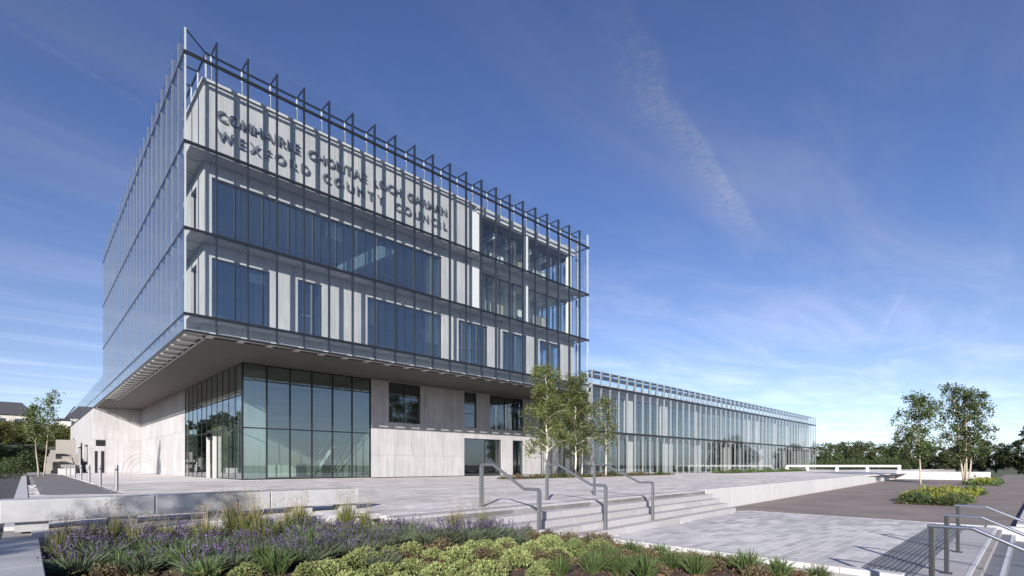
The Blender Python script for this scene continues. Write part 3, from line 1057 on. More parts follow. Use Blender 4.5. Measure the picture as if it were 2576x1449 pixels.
box('bottom_rail', XL - 0.02, XL + 0.12, YB, 117, ZB - 0.05, ZB + 0.03, 'frame_dark', rear)

# thin wire hoops standing in the undercroft
hoops = thing('wire_hoop_stand', (7.6, 57.0, 0), 'faint arch of thin wire hoops standing before the shaded concrete wall', 'sculpture')
for k, (rad, dx) in enumerate(((1.75, 0), (1.45, 0.1), (1.15, 0.2))):
    pts = [(7.6 + dx + rad * math.cos(R(a)) * 0.72, 57.0 - rad * math.cos(R(a)) * 0.70, rad * math.sin(R(a)) * 1.15) for a in range(0, 181, 12)]
    obj('hoop', MB().tube(pts, 0.012, 6), 'stainless', hoops)

# ------------------------------------------------------------------ handrails


def handrail(pts_rail, posts, label, mat_post, mat_rail, group, rr=0.03, flat=(0.052, 0.10)):
    x0, y0, z0 = posts[0][:3]
    h = thing('handrail', (x0, y0, z0), label, 'handrail', group)
    obj('rail', MB().tube(pts_rail, rr, 12), mat_rail, h, smooth=False)
    for (x, y, za, zb) in posts:
        box('post', x - flat[1] / 2, x + flat[1] / 2, y - flat[0] / 2, y + flat[0] / 2, za, zb - rr * 0.6, mat_post, h, 0.006)
        box('base_plate', x - 0.08, x + 0.08, y - 0.07, y + 0.07, za, za + 0.012, mat_post, h)
    return h


for (x, ya, yb, lab) in ((7.80, 9.12, 7.25, 'grey steel handrail on the steps, nearest the lavender'),
                         (10.60, 9.55, 7.55, 'middle grey steel handrail of three on the broad steps'),
                         (13.30, 9.92, 7.80, 'grey steel handrail on the steps, nearest the white retaining wall')):
    zt, zl = 1.0, 0.47
    handrail([(x, ya, zt), (x, ya - 0.42, zt), (x, yb + 0.45, zl), (x, yb, zl)], [(x, ya, 0.0, zt), (x, yb, TZ, zl)], lab, 'stainless', 'stainless', 'handrails on the broad steps', 0.034)
for (x, ya, lab) in ((8.95, 0.97, 'bright topped dark handrail nearest the bottom corner, beside the ribbed slabs'),
                     (10.98, 1.0, 'dark post handrail with bright rail, middle of the three on the lower flight'),
                     (13.8, 1.08, 'dark post handrail with bright rail nearest the gravel court')):
    zt = TZ + 0.96
    handrail([(x, ya + 0.05, zt), (x, ya - 0.42, zt), (x, ya - 2.6, zt - 1.05), (x, ya - 3.0, zt - 1.05)],
             [(x, ya, TZ, zt), (x, ya - 2.6, TZ - 0.17 * 7, zt - 1.05)], lab, 'rail_dark', 'rail_bright', 'handrails on the lower flight', 0.026, (0.06, 0.09))

# ------------------------------------------------------------------ bench, low wall, bollards
bench = thing('stone_bench', (2.5, 10.9, 0), 'long pale stone bench slab on the plaza behind the planting bed', 'bench')
for i in range(3):
    a = -0.28 + i * 1.90
    box('seat_block', a, a + 1.888, 10.55, 11.10, 0.13, 0.47, 'bench_concrete', bench, 0.015)
for a in (-0.12, 1.0, 2.5, 4.0, 5.0):
    box('plinth', a, a + 0.38, 10.64, 11.0, -0.02, 0.129, 'bench_concrete', bench)

lw = thing('low_planter_wall', (-0.3, 6, -0.6), 'low pale wall with slab top at the left edge of the planting bed', 'wall')
for i in range(9):
    a = 1.6 + i * 0.88
    box('coping_slab', -0.85, 0.13, a, a + 0.872, -0.09, 0.0, 'bench_concrete', lw, 0.008)
box('wall_body', -0.80, 0.09, 1.6, 9.50, -1.6, -0.092, 'bench_concrete', lw)

BOL = [(2.5 + 0.03 * k, 24.3 + 6.2 * k) for k in range(7)]
for k, (x, y) in enumerate(BOL):
    b = thing('bollard', (x, y, 0), '%s steel bollard counting from the stone bench' % ORD[k], 'bollard', 'bollards beside the asphalt strip')
    obj('post', MB().tube([(x, y, 0), (x, y, 0.96), (x, y, 0.985)], [0.055, 0.055, 0.045], 14), 'stainless', b)
    obj('collar', MB().tube([(x, y, 0.78), (x, y, 0.84)], 0.058, 14), 'rail_dark', b)

# far white frame bench
fb = thing('white_frame_bench', (90, 20, 0), 'long white beam on short legs in front of the trees, right of the wing', 'bench')
for i in range(5):
    a = 13.2 + i * 3.0
    box('beam', 89.8, 90.4, a, a + 2.99, 0.66, 0.95, 'render_white', fb)
for y in (13.2, 17.0, 20.9, 25.0, 28.0):
    box('leg', 89.82, 90.38, y, y + 0.3, 0.0, 0.66, 'render_white', fb)

# asphalt strip, kerb, road on the left
strip = structure(sheet('asphalt_strip', [(0.35, 22.6), (2.45, 21.9), (2.6, 70), (0.35, 70)], 0.0, 'asphalt_worn', thick=0.1))
for i in range(20):
    a = 11.3 + i * 2.9
    box('kerb_stone', -0.25, 0.05, a, a + 2.88, -0.12, 0.012, 'pale_concrete', strip)
road = structure(sheet('road', [(-9, -30), (-0.9, -30), (-0.9, 9.8), (-0.27, 9.8), (-0.27, 110), (-9, 110)], -0.20, 'asphalt', thick=0.6))

# ------------------------------------------------------------------ vegetation tools


def mesh_np(name, verts, quads, mats, midx=None, tris=None):
    """mesh from arrays of points and quads (and triangles)"""
    me = bpy.data.meshes.new(name)
    nv = len(verts)
    nq = 0 if quads is None else len(quads)
    nt = 0 if tris is None else len(tris)
    me.vertices.add(nv)
    me.vertices.foreach_set('co', np.asarray(verts, dtype=np.float32).ravel())
    loops = []
    if nq:
        loops.append(np.asarray(quads, dtype=np.int32).ravel())
    if nt:
        loops.append(np.asarray(tris, dtype=np.int32).ravel())
    loops = np.concatenate(loops)
    me.loops.add(len(loops))
    me.loops.foreach_set('vertex_index', loops)
    me.polygons.add(nq + nt)
    st = np.concatenate([np.arange(nq) * 4, nq * 4 + np.arange(nt) * 3]).astype(np.int32)
    me.polygons.foreach_set('loop_start', st)
    if midx is not None:
        me.polygons.foreach_set('material_index', np.asarray(midx, dtype=np.int32))
    me.update(calc_edges=True)
    for m in (mats if isinstance(mats, (list, tuple)) else [mats]):
        me.materials.append(MATS[m])
    return me


def unit(a):
    return a / np.maximum(np.linalg.norm(a, axis=1, keepdims=True), 1e-9)


def leaf_arrays(c, size, rng, aspect=0.55, up=0.0, outward=None, fold=0.25):
    """diamond leaves at points c, turned at random (or partly outward)"""
    n = len(c)
    d = unit(rng.normal(size=(n, 3)) + np.array([0, 0, up]))
    if outward is not None:
        d = unit(d * 0.8 + outward * 0.9)
    u = unit(np.cross(d, rng.normal(size=(n, 3))))
    s = (size * rng.uniform(0.6, 1.3, n))[:, None]
    nn = np.cross(d, u)
    a = c - d * s * 0.5
    b = c + u * s * aspect * 0.5 + nn * s * fold * 0.3
    t = c + d * s * 0.5
    e = c - u * s * aspect * 0.5 + nn * s * fold * 0.3
    v = np.stack([a, b, t, e], 1).reshape(-1, 3)
    q = np.arange(n * 4).reshape(n, 4)
    return v, q


def blade_arrays(base, tip, width, rng, bend=0.25, side=None):
    """narrow curved blades from base points to tips, two segments each"""
    n = len(base)
    ax = tip - base
    ln = np.linalg.norm(ax, axis=1, keepdims=True)
    s = unit(np.cross(ax, rng.normal(size=(n, 3))))
    mid = base + ax * 0.55 + np.array([0, 0, 1.0]) * ln * bend * 0.4
    w = (width * rng.uniform(0.7, 1.3, n))[:, None]
    v = np.stack([base - s * w * 0.5, base + s * w * 0.5, mid + s * w * 0.42, mid - s * w * 0.42, tip], 1).reshape(-1, 3)
    i = np.arange(n)[:, None] * 5
    return v, i + np.array([[0, 1, 2, 3]]), i + np.array([[3, 2, 4]])


def join_arrays(parts):
    """parts: (verts, quads or None, tris or None, material index)"""
    vs, qs, ts, qm, tm, off = [], [], [], [], [], 0
    for v, q, t, m in parts:
        vs.append(v)
        if q is not None:
            qs.append(q + off)
            qm.append(np.full(len(q), m))
        if t is not None:
            ts.append(t + off)
            tm.append(np.full(len(t), m))
        off += len(v)
    cat = lambda a: np.concatenate(a) if a else None
    q, t = cat(qs), cat(ts)
    mi = np.concatenate([x for x in (cat(qm), cat(tm)) if x is not None])
    return np.concatenate(vs), q, t, mi


def sphere_pts(n, rng):
    return unit(rng.normal(size=(n, 3)))


# --- bed plants, each mesh at the origin
def sedum_mesh(seed):
    rng = np.random.default_rng(seed)
    heads, sizes = [], []
    n = 150
    for k in range(n):
        a = k * 2.39996
        el = math.acos(1 - (k + 0.5) / n * 0.93)
        rad = 0.285 + rng.uniform(-0.05, 0.03) + 0.03 * math.sin(3 * a + seed) * math.sin(el)
        heads.append((rad * math.sin(el) * math.cos(a), rad * math.sin(el) * math.sin(a), 0.05 + rad * 0.84 * math.cos(el)))
    heads = np.array(heads)
    per = 12
    c = np.repeat(heads, per, 0) + rng.normal(size=(n * per, 3)) * np.array([0.021, 0.021, 0.013])
    out = unit(c - np.array([0, 0, -0.02]))
    v1, q1 = leaf_arrays(c, 0.036, rng, 0.62, 0.2, out)
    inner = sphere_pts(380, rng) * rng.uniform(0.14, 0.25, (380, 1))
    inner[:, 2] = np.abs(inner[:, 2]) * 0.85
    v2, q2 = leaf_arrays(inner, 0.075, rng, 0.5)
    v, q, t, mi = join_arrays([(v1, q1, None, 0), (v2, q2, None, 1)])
    return mesh_np('sedum', v, q, ['sedum_leaf', 'mid_leaf'], mi)


def lavender_mesh(seed, flower=1.0, h=0.42):
    rng = np.random.default_rng(seed)
    n = 420
    a = rng.uniform(0, 2 * math.pi, n)
    r0 = rng.uniform(0, 0.13, n)
    lean = rng.uniform(0.05, 0.30, n)
    hh = h * rng.uniform(0.35, 0.85, n)
    base = np.stack([r0 * np.cos(a), r0 * np.sin(a), np.zeros(n)], 1)
    tip = np.stack([(r0 + lean) * np.cos(a + 0.3), (r0 + lean) * np.sin(a + 0.3), hh], 1)
    v1, q1, t1 = blade_arrays(base, tip, 0.010, rng, 0.2)
    m = int(70 * flower)
    parts = [(v1, q1, t1, 0)]
    if m:
        a = rng.uniform(0, 2 * math.pi, m)
        lean = rng.uniform(0.04, 0.30, m)
        hh = h * rng.uniform(0.85, 1.25, m)
        tip = np.stack([lean * np.cos(a), lean * np.sin(a), hh], 1)
        b0 = tip * np.array([0.3, 0.3, 0.1])
        v2, q2, t2 = blade_arrays(b0, tip, 0.006, rng, 0.1)
        c = np.repeat(tip, 9, 0)
        c[:, 2] -= np.tile(np.linspace(0, 0.085, 9), m)
        c[:, :2] -= np.repeat(np.stack([np.cos(a), np.sin(a)], 1), 9, 0) * np.tile(np.linspace(0, 0.02, 9), m)[:, None]
        c += rng.normal(size=c.shape) * 0.006
        v3, q3 = leaf_arrays(c, 0.024, rng, 0.7, 0.6)
        parts += [(v2, q2, t2, 0), (v3, q3, None, 1)]
    v, q, t, mi = join_arrays(parts)
    return mesh_np('lavender', v, q, ['lavender_leaf', 'lavender_flower'], mi, t)


def tuft_mesh(seed, n, h, spread, width, mat, r0=0.06, plume=None, droop=0.0):
    rng = np.random.default_rng(seed)
    a = rng.uniform(0, 2 * math.pi, n)
    rr = rng.uniform(0, r0, n)
    lean = spread * rng.uniform(0.05, 1.0, n) ** 1.2
    hh = h * rng.uniform(0.5, 1.0, n) * (1 - droop * lean / max(spread, 1e-6))
    base = np.stack([rr * np.cos(a), rr * np.sin(a), np.zeros(n)], 1)
    tip = np.stack([(rr + lean) * np.cos(a), (rr + lean) * np.sin(a), hh], 1)
    v1, q1, t1 = blade_arrays(base, tip, width, rng, 0.35)
    parts, mats = [(v1, q1, t1, 0)], [mat]
    if plume:
        m, ph = plume
        a = rng.uniform(0, 2 * math.pi, m)
        lean = spread * rng.uniform(0.2, 1.0, m)
        tip = np.stack([lean * np.cos(a), lean * np.sin(a), ph * rng.uniform(0.75, 1.0, m)], 1)
        b0 = tip * np.array([0.15, 0.15, 0.05])
        v2, q2, t2 = blade_arrays(b0, tip, width * 0.8, rng, 0.25)
        c = np.repeat(tip, 10, 0) + rng.normal(size=(m * 10, 3)) * np.array([0.015, 0.015, 0.05])
        v3, q3 = leaf_arrays(c, 0.04, rng, 0.16, 1.2)
        parts += [(v2, q2, t2, 1), (v3, q3, None, 1)]
        mats.append('grass_plume')
    v, q, t, mi = join_arrays(parts)
    return mesh_np('tuft', v, q, mats, mi, t)


def low_shrub_mesh(seed, r, h, n, leaf, mat):
    rng = np.random.default_rng(seed)
    c = sphere_pts(n, rng) * (rng.uniform(0.35, 1.0, (n, 1)) ** 0.5) * np.array([r, r, h])
    c[:, 2] = np.abs(c[:, 2]) + 0.01
    c += rng.normal(size=c.shape) * r * 0.10
    c[:, 2] = np.maximum(c[:, 2], 0.01)
    v, q = leaf_arrays(c, leaf, rng, 0.5, 0.3, unit(c + 1e-6))
    return mesh_np('shrub', v, q, mat)


def birch_meshes(seed, H, crown0, width, stems, n_leaf, leaf, leaf_mat, lean=0.15, bark='birch_bark', r0=0.07, top_narrow=1.0):
    """trunk with limbs as one mesh, and a crown of small leaves hung along the limbs"""
    rng = np.random.default_rng(seed)
    tb = MB()
    nodes = []
    for s in range(stems):
        a = 2 * math.pi * s / max(stems, 1) + rng.uniform(-0.4, 0.4)
        off = 0.0 if stems == 1 else 0.16
        hs = H * (1.0 if s == 0 else rng.uniform(0.78, 0.95))
        pts, rads = [], []
        wob = rng.normal(size=(12, 2)) * 0.035
        for i in range(12):
            f = i / 11
            dx = (off + lean * f * (0.4 if stems == 1 else 1.4)) * math.cos(a) + wob[i, 0] * f * 3
            dy = (off + lean * f * (0.4 if stems == 1 else 1.4)) * math.sin(a) + wob[i, 1] * f * 3
            pts.append(Vector((dx, dy, f * hs)))
            rads.append(max(0.008, r0 * (1 - 0.92 * f) * (1.25 if i == 0 else 1)))
        tb.tube(pts, rads, 8)
        nb = 34 if stems == 1 else 22
        for k in range(nb):
            f = crown0 + (0.98 - crown0) * (k + rng.uniform(0, 1)) / nb
            i = min(int(f * 11), 10)
            p = pts[i].lerp(pts[i + 1], f * 11 - i)
            g = (f - crown0) / (1 - crown0)
            reach = width * (0.35 + 0.75 * math.sin(math.pi * min(1, 0.12 + 0.80 * g)) ** 0.8) * rng.uniform(0.55, 1.15) * (1 - 0.35 * top_narrow * g)
            az = k * 2.4 + rng.uniform(-0.5, 0.5)
            up = reach * rng.uniform(0.35, 1.0)
            q1 = p + Vector((math.cos(az) * reach * 0.5, math.sin(az) * reach * 0.5, up * 0.55))
            q2 = p + Vector((math.cos(az) * reach, math.sin(az) * reach, up * 0.75 - 0.1))
            q3 = q2 + Vector((math.cos(az) * 0.12, math.sin(az) * 0.12, -0.28 - 0.2 * rng.random()))
            tb.tube([p, q1, q2, q3], [rads[i] * 0.45 + 0.004, 0.013, 0.008, 0.004], 4, False)
            for j in range(9):
                t = rng.uniform(0.15, 1.0)
                m = p.lerp(q1, t * 2) if t < 0.5 else q1.lerp(q2, t * 2 - 1)
                if j > 6:
                    m = q2.lerp(q3, rng.random())
                nodes.append(tuple(m + Vector(tuple(rng.normal(size=3) * 0.10))))
    nodes = np.array(nodes)
    idx = rng.integers(0, len(nodes), n_leaf)
    sp = np.array([0.11, 0.11, 0.16]) * (0.6 + 0.4 * width)
    c = nodes[idx] + rng.normal(size=(n_leaf, 3)) * sp - np.array([0, 0, 0.06])
    v, q = leaf_arrays(c, leaf, rng, 0.62, -0.5)
    return tb.mesh('trunk', bark, smooth=True), mesh_np('crown', v, q, leaf_mat)


def bushy_tree_meshes(seed, H, W, n_leaf, leaf, mat, clear=0.12, cone=0.0):
    """round or tapering tree: leaf clumps of many sizes through the crown, trunk and limbs inside"""
    rng = np.random.default_rng(seed)
    tb = MB()
    tb.tube([(0, 0, -0.4), (0.04 * W, 0, H * 0.3), (-0.02 * W, 0.03 * W, H * 0.6), (0.02 * W, 0, H * 0.86)], [0.03 * H, 0.022 * H, 0.012 * H, 0.004 * H], 7)
    cl = []
    k = 46
    for i in range(k):
        z = clear + (1 - clear) * (i + rng.random()) / k
        prof = (math.sin(math.pi * (0.13 + 0.80 * (z - clear) / (1 - clear))) ** 0.7) * (1 - cone) + cone * (1.05 - z)
        r = W * 0.5 * prof * math.sqrt(rng.uniform(0.10, 1.0))
        a = rng.uniform(0, 2 * math.pi)
        c = (r * math.cos(a), r * math.sin(a), z * H * 0.94)
        cl.append((c, W * rng.uniform(0.09, 0.20) * (1 - 0.35 * z)))
        if i % 3 == 0:
            tb.tube([(0, 0, max(0.1, c[2] - 0.25 * H)), tuple(Vector(c) * 0.6 + Vector((0, 0, c[2] * 0.3))), c], [0.010 * H, 0.006 * H, 0.002 * H], 4, False)
    w = np.array([r ** 2 for _, r in cl])
    pick = rng.choice(len(cl), n_leaf, p=w / w.sum())
    cc = np.array([c for c, _ in cl])[pick]
    rr = np.array([r for _, r in cl])[pick][:, None]
    d = sphere_pts(n_leaf, rng)
    c = cc + d * rr * rng.uniform(0.55, 1.12, (n_leaf, 1)) * np.array([1, 1, 0.8])
    v, q = leaf_arrays(c, leaf, rng, 0.6, 0.0, d)
    return tb.mesh('trunk', 'brown_bark', smooth=True), mesh_np('crown', v, q, mat)


def plant_tree(meshes, name, x, y, z, label, group=None, rotz=0.0, sc=1.0):
    t = thing(name, (x, y, z), label, 'tree', group)
    t.scale = (sc, sc, sc)
    t.rotation_euler = (0, 0, rotz)
    for nm, me in zip(('trunk', 'crown'), meshes):
        o = bpy.data.objects.new(nm, me)
        COL.objects.link(o)
        o.parent = t
    return t


def plant(name, me, x, y, z, sc=1.0, zs=None):
    o = bpy.data.objects.new(name, me)
    COL.objects.link(o)
    o.location = (x, y, z)
    o.scale = (sc, sc, sc * (zs or 1.0))
    o.rotation_euler = (random.uniform(-0.06, 0.06), random.uniform(-0.06, 0.06), random.uniform(0, 6.28))
    return o


# ------------------------------------------------------------------ planting bed in the foreground


def soil_z(x, y):
    return -0.14 - 0.70 * (max(0.0, min(x, 10.0)) / 10.0) ** 3.4 - 0.02 * (9.6 - y) + 0.03 * math.sin(x * 2.1 + y) * math.sin(y * 1.7)


def in_bed(x, y, m=0.0):
    if x < 0.12 + m or x > 9.99 - m or y < 1.0:
        return False
    if x < 5.02:
        return y < 9.6 - m
    return y < edge_y(x) - 1.26 - m


vs, fs, ids = [], [], {}
xs = np.linspace(0.10, 9.995, 60)
ys = np.linspace(0.9, 9.62, 56)
for i, x in enumerate(xs):
    for j, y in enumerate(ys):
        yy = y
        ids[i, j] = len(vs)
        vs.append((x, yy, soil_z(x, yy) + random.uniform(-0.015, 0.015)))
for i in range(59):
    for j in range(55):
        cx, cy = (xs[i] + xs[i + 1]) / 2, (ys[j] + ys[j + 1]) / 2
        if cx > 5.0 and cy > edge_y(cx) - 1.14:
            continue
        fs.append((ids[i, j], ids[i + 1, j], ids[i + 1, j + 1], ids[i, j + 1]))
me = bpy.data.meshes.new('planting_bed')
me.from_pydata(vs, [], fs)
me.materials.append(MATS['soil'])
bed = structure(place('planting_bed', me))

for i in range(10):                                   # kerb holding the bed in front of the steps
    a = 5.02 + i * 0.495
    zt_ = soil_z(a + 0.25, 7.1) + 0.09
    y_ = edge_y(a) - 1.25
    box('kerb_stone', a, a + 0.488, y_, y_ + 0.22, -1.0, zt_, 'pale_concrete', bed, 0.008)

# bark mulch
n = 15000
cx = RNG.uniform(0.2, 9.9, n)
cy = RNG.uniform(1.2, 9.5, n)
keep = np.array([in_bed(a, b, 0.05) for a, b in zip(cx, cy)])
cx, cy = cx[keep], cy[keep]
c = np.stack([cx, cy, [soil_z(a, b) + 0.015 for a, b in zip(cx, cy)]], 1)
d = RNG.normal(size=(len(c), 3)) * np.array([1, 1, 0.3])
v, q = leaf_arrays(c, 0.065, RNG, 0.45, 0.0, unit(d))
mulch = place('bark_mulch', mesh_np('bark_mulch', v, q, 'bark_chip'))
mulch['kind'] = 'stuff'
mulch['label'] = 'reddish brown bark mulch spread over the planting bed'
mulch['category'] = 'mulch'
# creeping cover between the plants
n = 22000
cx = RNG.uniform(0.2, 9.9, n)
cy = RNG.uniform(1.2, 9.5, n)
keep = np.array([in_bed(a, b, 0.08) and (math.sin(a * 1.9 + 1) + math.sin(b * 2.3 + a * 0.7) + math.sin(a * 4.3 - b * 3.1) * 0.5) > 0.15 for a, b in zip(cx, cy)])
cx, cy = cx[keep], cy[keep]
c = np.stack([cx, cy, [soil_z(a, b) + abs(random.gauss(0.05, 0.05)) for a, b in zip(cx, cy)]], 1)
v, q = leaf_arrays(c, 0.055, RNG, 0.35, 0.9)
cov = place('creeping_cover', mesh_np('creeping_cover', v, q, 'cover_leaf'))
cov['kind'] = 'stuff'
cov['label'] = 'low olive creeping leaves between the bed plants'
cov['category'] = 'ground cover'

SED = [sedum_mesh(100 + i) for i in range(4)]
LAV = [lavender_mesh(200 + i, 0.38, 0.29) for i in range(3)] + [lavender_mesh(210 + i, 0.12, 0.28) for i in range(3)]
FES = [tuft_mesh(300 + i, 260, 0.34, 0.24, 0.008, 'fescue_blade', 0.07, None, 0.35) for i in range(3)]
STI = [tuft_mesh(320 + i, 300 - 35 * i, 0.62 + 0.06 * i, 0.36 - 0.03 * i, 0.009, 'grass_blade', 0.12, (30, 0.88), 0.3) for i in range(4)]
HEA = [low_shrub_mesh(340 + i, 0.20, 0.20, 900, 0.035, 'heather_leaf') for i in range(3)]


def from_px(px_, py_, lift=0.0):
    """spot on the bed seen at a place of the photograph measured in 2576 units"""
    t = (px_ - 1288) / 1267
    u = (1169 - py_) / 1267
    dx, dy = t * SN + CS, -t * CS + SN
    k = 8.0
    for _ in range(30):
        z = soil_z(dx * k, dy * k) + lift
        k = 0.5 * k + 0.5 * (z - 1.0) / u
    return dx * k, dy * k


# measured spots of the main clumps: (across, base, size) in photo units
SPOTS = [(1386, 1378, 1.10), (1330, 1392, 0.85), (1267, 1382, 0.85), (1192, 1396, 0.95), (1251, 1402, 0.85), (1145, 1418, 0.95), (1304, 1425, 1.1),
         (1405, 1408, 1.05), (1504, 1386, 0.85), (1223, 1450, 0.9), (1104, 1462, 0.95), (1023, 1392, 0.95), (929, 1414, 1.0), (846, 1448, 0.95), (949, 1455, 1.0),
         (1041, 1440, 1.0), (1352, 1455, 0.8), (611, 1456, 0.7), (1450, 1372, 0.8), (1090, 1482, 1.0), (990, 1490, 1.0), (1180, 1492, 1.0), (880, 1492, 1.0), (1340, 1362, 0.8), (1290, 1408, 0.8), (1170, 1436, 0.8), (885, 1428, 0.85), (985, 1408, 0.8), (1078, 1404, 0.8), (1442, 1400, 0.85), (1262, 1438, 0.85), (1385, 1440, 0.9), (790, 1452, 0.8), (1215, 1376, 0.75)]
taken = []
sed = []
for (a, b, s) in SPOTS:
    x, y = from_px(a, b)
    sed.append((x + random.uniform(-0.06, 0.06), y + random.uniform(-0.06, 0.06), s * random.uniform(0.56, 0.78)))
    taken.append((x, y, 0.22 * s))


def free(x, y, r):
    return all((x - a) ** 2 + (y - b) ** 2 > (r + c_) ** 2 for a, b, c_ in taken)


GR = [(150, 1392), (262, 1372), (296, 1380), (385, 1362), (500, 1345), (560, 1338), (640, 1330), (760, 1322), (830, 1318), (862, 1330), (975, 1322), (1045, 1318), (690, 1352), (420, 1380), (215, 1395), (330, 1392), (470, 1368), (600, 1352), (735, 1345), (800, 1340), (905, 1336), (540, 1372), (180, 1412), (660, 1372)]
gra = []
for (a, b) in GR:
    x, y = from_px(a, b)
    if not in_bed(x, y, 0.1):
        y = min(y, 9.35) if x < 5 else min(y, edge_y(x) - 1.45)
    gra.append((x + random.uniform(-0.15, 0.15), y, random.uniform(0.45, 0.85)))
    taken.append((x, y, 0.12))
FS = [(1590, 1400), (1690, 1432), (1800, 1428), (1410, 1445), (1530, 1405), (1660, 1402), (1490, 1440), (1750, 1446), (1880, 1442), (1560, 1448), (1960, 1452), (660, 1420), (470, 1432), (380, 1412), (700, 1445), (1620, 1455),
      (560, 1402), (780, 1396), (300, 1440), (520, 1462), (1440, 1400), (2060, 1462)]
fes = []
for (a, b) in FS:
    x, y = from_px(a, b)
    if in_bed(x, y, 0.1):
        fes.append((x, y, random.uniform(0.85, 1.25)))
        taken.append((x, y, 0.13))
lav = []
for k in range(4000):
    if len(lav) >= 72:
        break
    # a drift of lavender across the back right, another through the left middle
    if random.random() < 0.42:
        a, b = random.uniform(985, 1310), random.uniform(1330, 1372)
    else:
        a, b = random.uniform(190, 960), random.uniform(1352, 1450)
    x, y = from_px(a, b)
    if in_bed(x, y, 0.15) and free(x, y, 0.15):
        lav.append((x, y, random.uniform(0.8, 1.15)))
        taken.append((x, y, 0.15))
hea = []
for k in range(3000):
    if len(hea) >= 40:
        break
    a, b = random.uniform(120, 1900), random.uniform(1340, 1460)
    x, y = from_px(a, b)
    if in_bed(x, y, 0.15) and free(x, y, 0.12):
        hea.append((x, y, random.uniform(0.6, 1.1)))
        taken.append((x, y, 0.13))


def rows_of(items, names):
    """sort into rows from far to near, each row from left to right"""
    it = sorted(items, key=lambda p: -depth(p[0], p[1]))
    k = len(names)
    out = []
    for r, nm in enumerate(names):
        part_ = it[len(it) * r // k: len(it) * (r + 1) // k]
        part_.sort(key=lambda p: screen_x(p[0], p[1]))
        for i, p in enumerate(part_):
            out.append((p, nm, ORD[i] if i < len(ORD) else str(i + 1)))
    return out


def set_out(items, names, name, meshes, what, cat, group, sink=0.01, zs=None):
    for (p, row, o_) in rows_of(items, names):
        o = plant(name, random.choice(meshes), p[0], p[1], soil_z(p[0], p[1]) - sink, p[2], zs)
        tag(o, what % (o_, row), cat, group)


set_out(sed, ['back', 'middle', 'front'], 'sedum_mound', SED, 'lime green sedum mound, %s from the left in the %s row of mounds', 'sedum', 'sedum mounds in the bed')
set_out(gra, ['back', 'front'], 'feather_grass', STI, 'tall feathery yellow green grass, %s from the left in the %s row of grasses', 'grass clump', 'tall grasses in the bed')
set_out(fes, ['back', 'front'], 'fescue_tuft', FES, 'short green fescue tuft, %s from the left in the %s row of tufts', 'grass clump', 'fescue tufts in the bed')
set_out(lav, ['back', 'middle', 'front'], 'lavender_clump', LAV, 'grey green lavender with purple spikes, %s from the left in the %s row of lavender', 'lavender', 'lavender clumps in the bed')
set_out(hea, ['back', 'front'], 'russet_shrub', HEA, 'small russet shrub, %s from the left in the %s row of russet shrubs', 'shrub', 'russet shrubs in the bed')

# slim stake light standing in the bed by the bench
x, y = from_px(571, 1330)
stake = tag(obj('stake_light', MB().tube([(x, min(y, 9.4), -0.35), (x, min(y, 9.4), 0.36), (x, min(y, 9.4), 0.40)], [0.018, 0.018, 0.024], 10), 'rail_dark'),
            'thin dark stake standing among the grasses in front of the bench', 'stake')

# ------------------------------------------------------------------ plaza and court planting
def cover_strip(name, x0, x1, y0, y1, z, n, size, mat, label, h=0.12):
    s = structure(sheet(name + '_soil', [(x0, y0), (x1, y0), (x1, y1), (x0, y1)], z + 0.012, 'soil', thick=0.3))
    rng = np.random.default_rng(int(x0 * 10))
    m = int(n)
    a = rng.uniform(x0 + 0.1, x1 - 0.1, m)
    b = rng.uniform(y0 + 0.08, y1 - 0.08, m)
    f = np.sin(a * 2.1) * np.sin(b * 2.7 + a) * 0.5 + 0.6
    c_ = np.stack([a, b, z + 0.02 + np.abs(rng.normal(size=m)) * h * f], 1)
    v_, q_ = leaf_arrays(c_, size, rng, 0.45, 0.6)
    o = place(name, mesh_np(name, v_, q_, mat))
    o['kind'] = 'stuff'
    o['label'] = label
    o['category'] = 'ground cover'
    return o


cover_strip('low_planting', 24.0, 46.6, 24.75, 26.5, 0.0, 5200, 0.16, 'cover_leaf', 'low olive and russet planting under the birches by the block')
cover_strip('green_planting', 58.0, 88.0, 24.4, 26.5, 0.0, 6000, 0.24, 'fescue_blade', 'low green planting strip in front of the long wing', 0.22)
RUS = low_shrub_mesh(501, 0.30, 0.32, 420, 0.09, 'heather_leaf')
GRN = low_shrub_mesh(502, 0.45, 0.42, 520, 0.11, 'mid_leaf')
for k in range(9):
    o = plant('low_shrub', (RUS, GRN)[k % 3 == 2], 25.0 + k * 2.4, 25.2 + 0.5 * (k % 2), 0.0, random.uniform(0.8, 1.2))
    tag(o, 'small shrub under the plaza birches, %s along the strip from the block corner' % ORD[k], 'shrub', 'shrubs under the plaza birches')

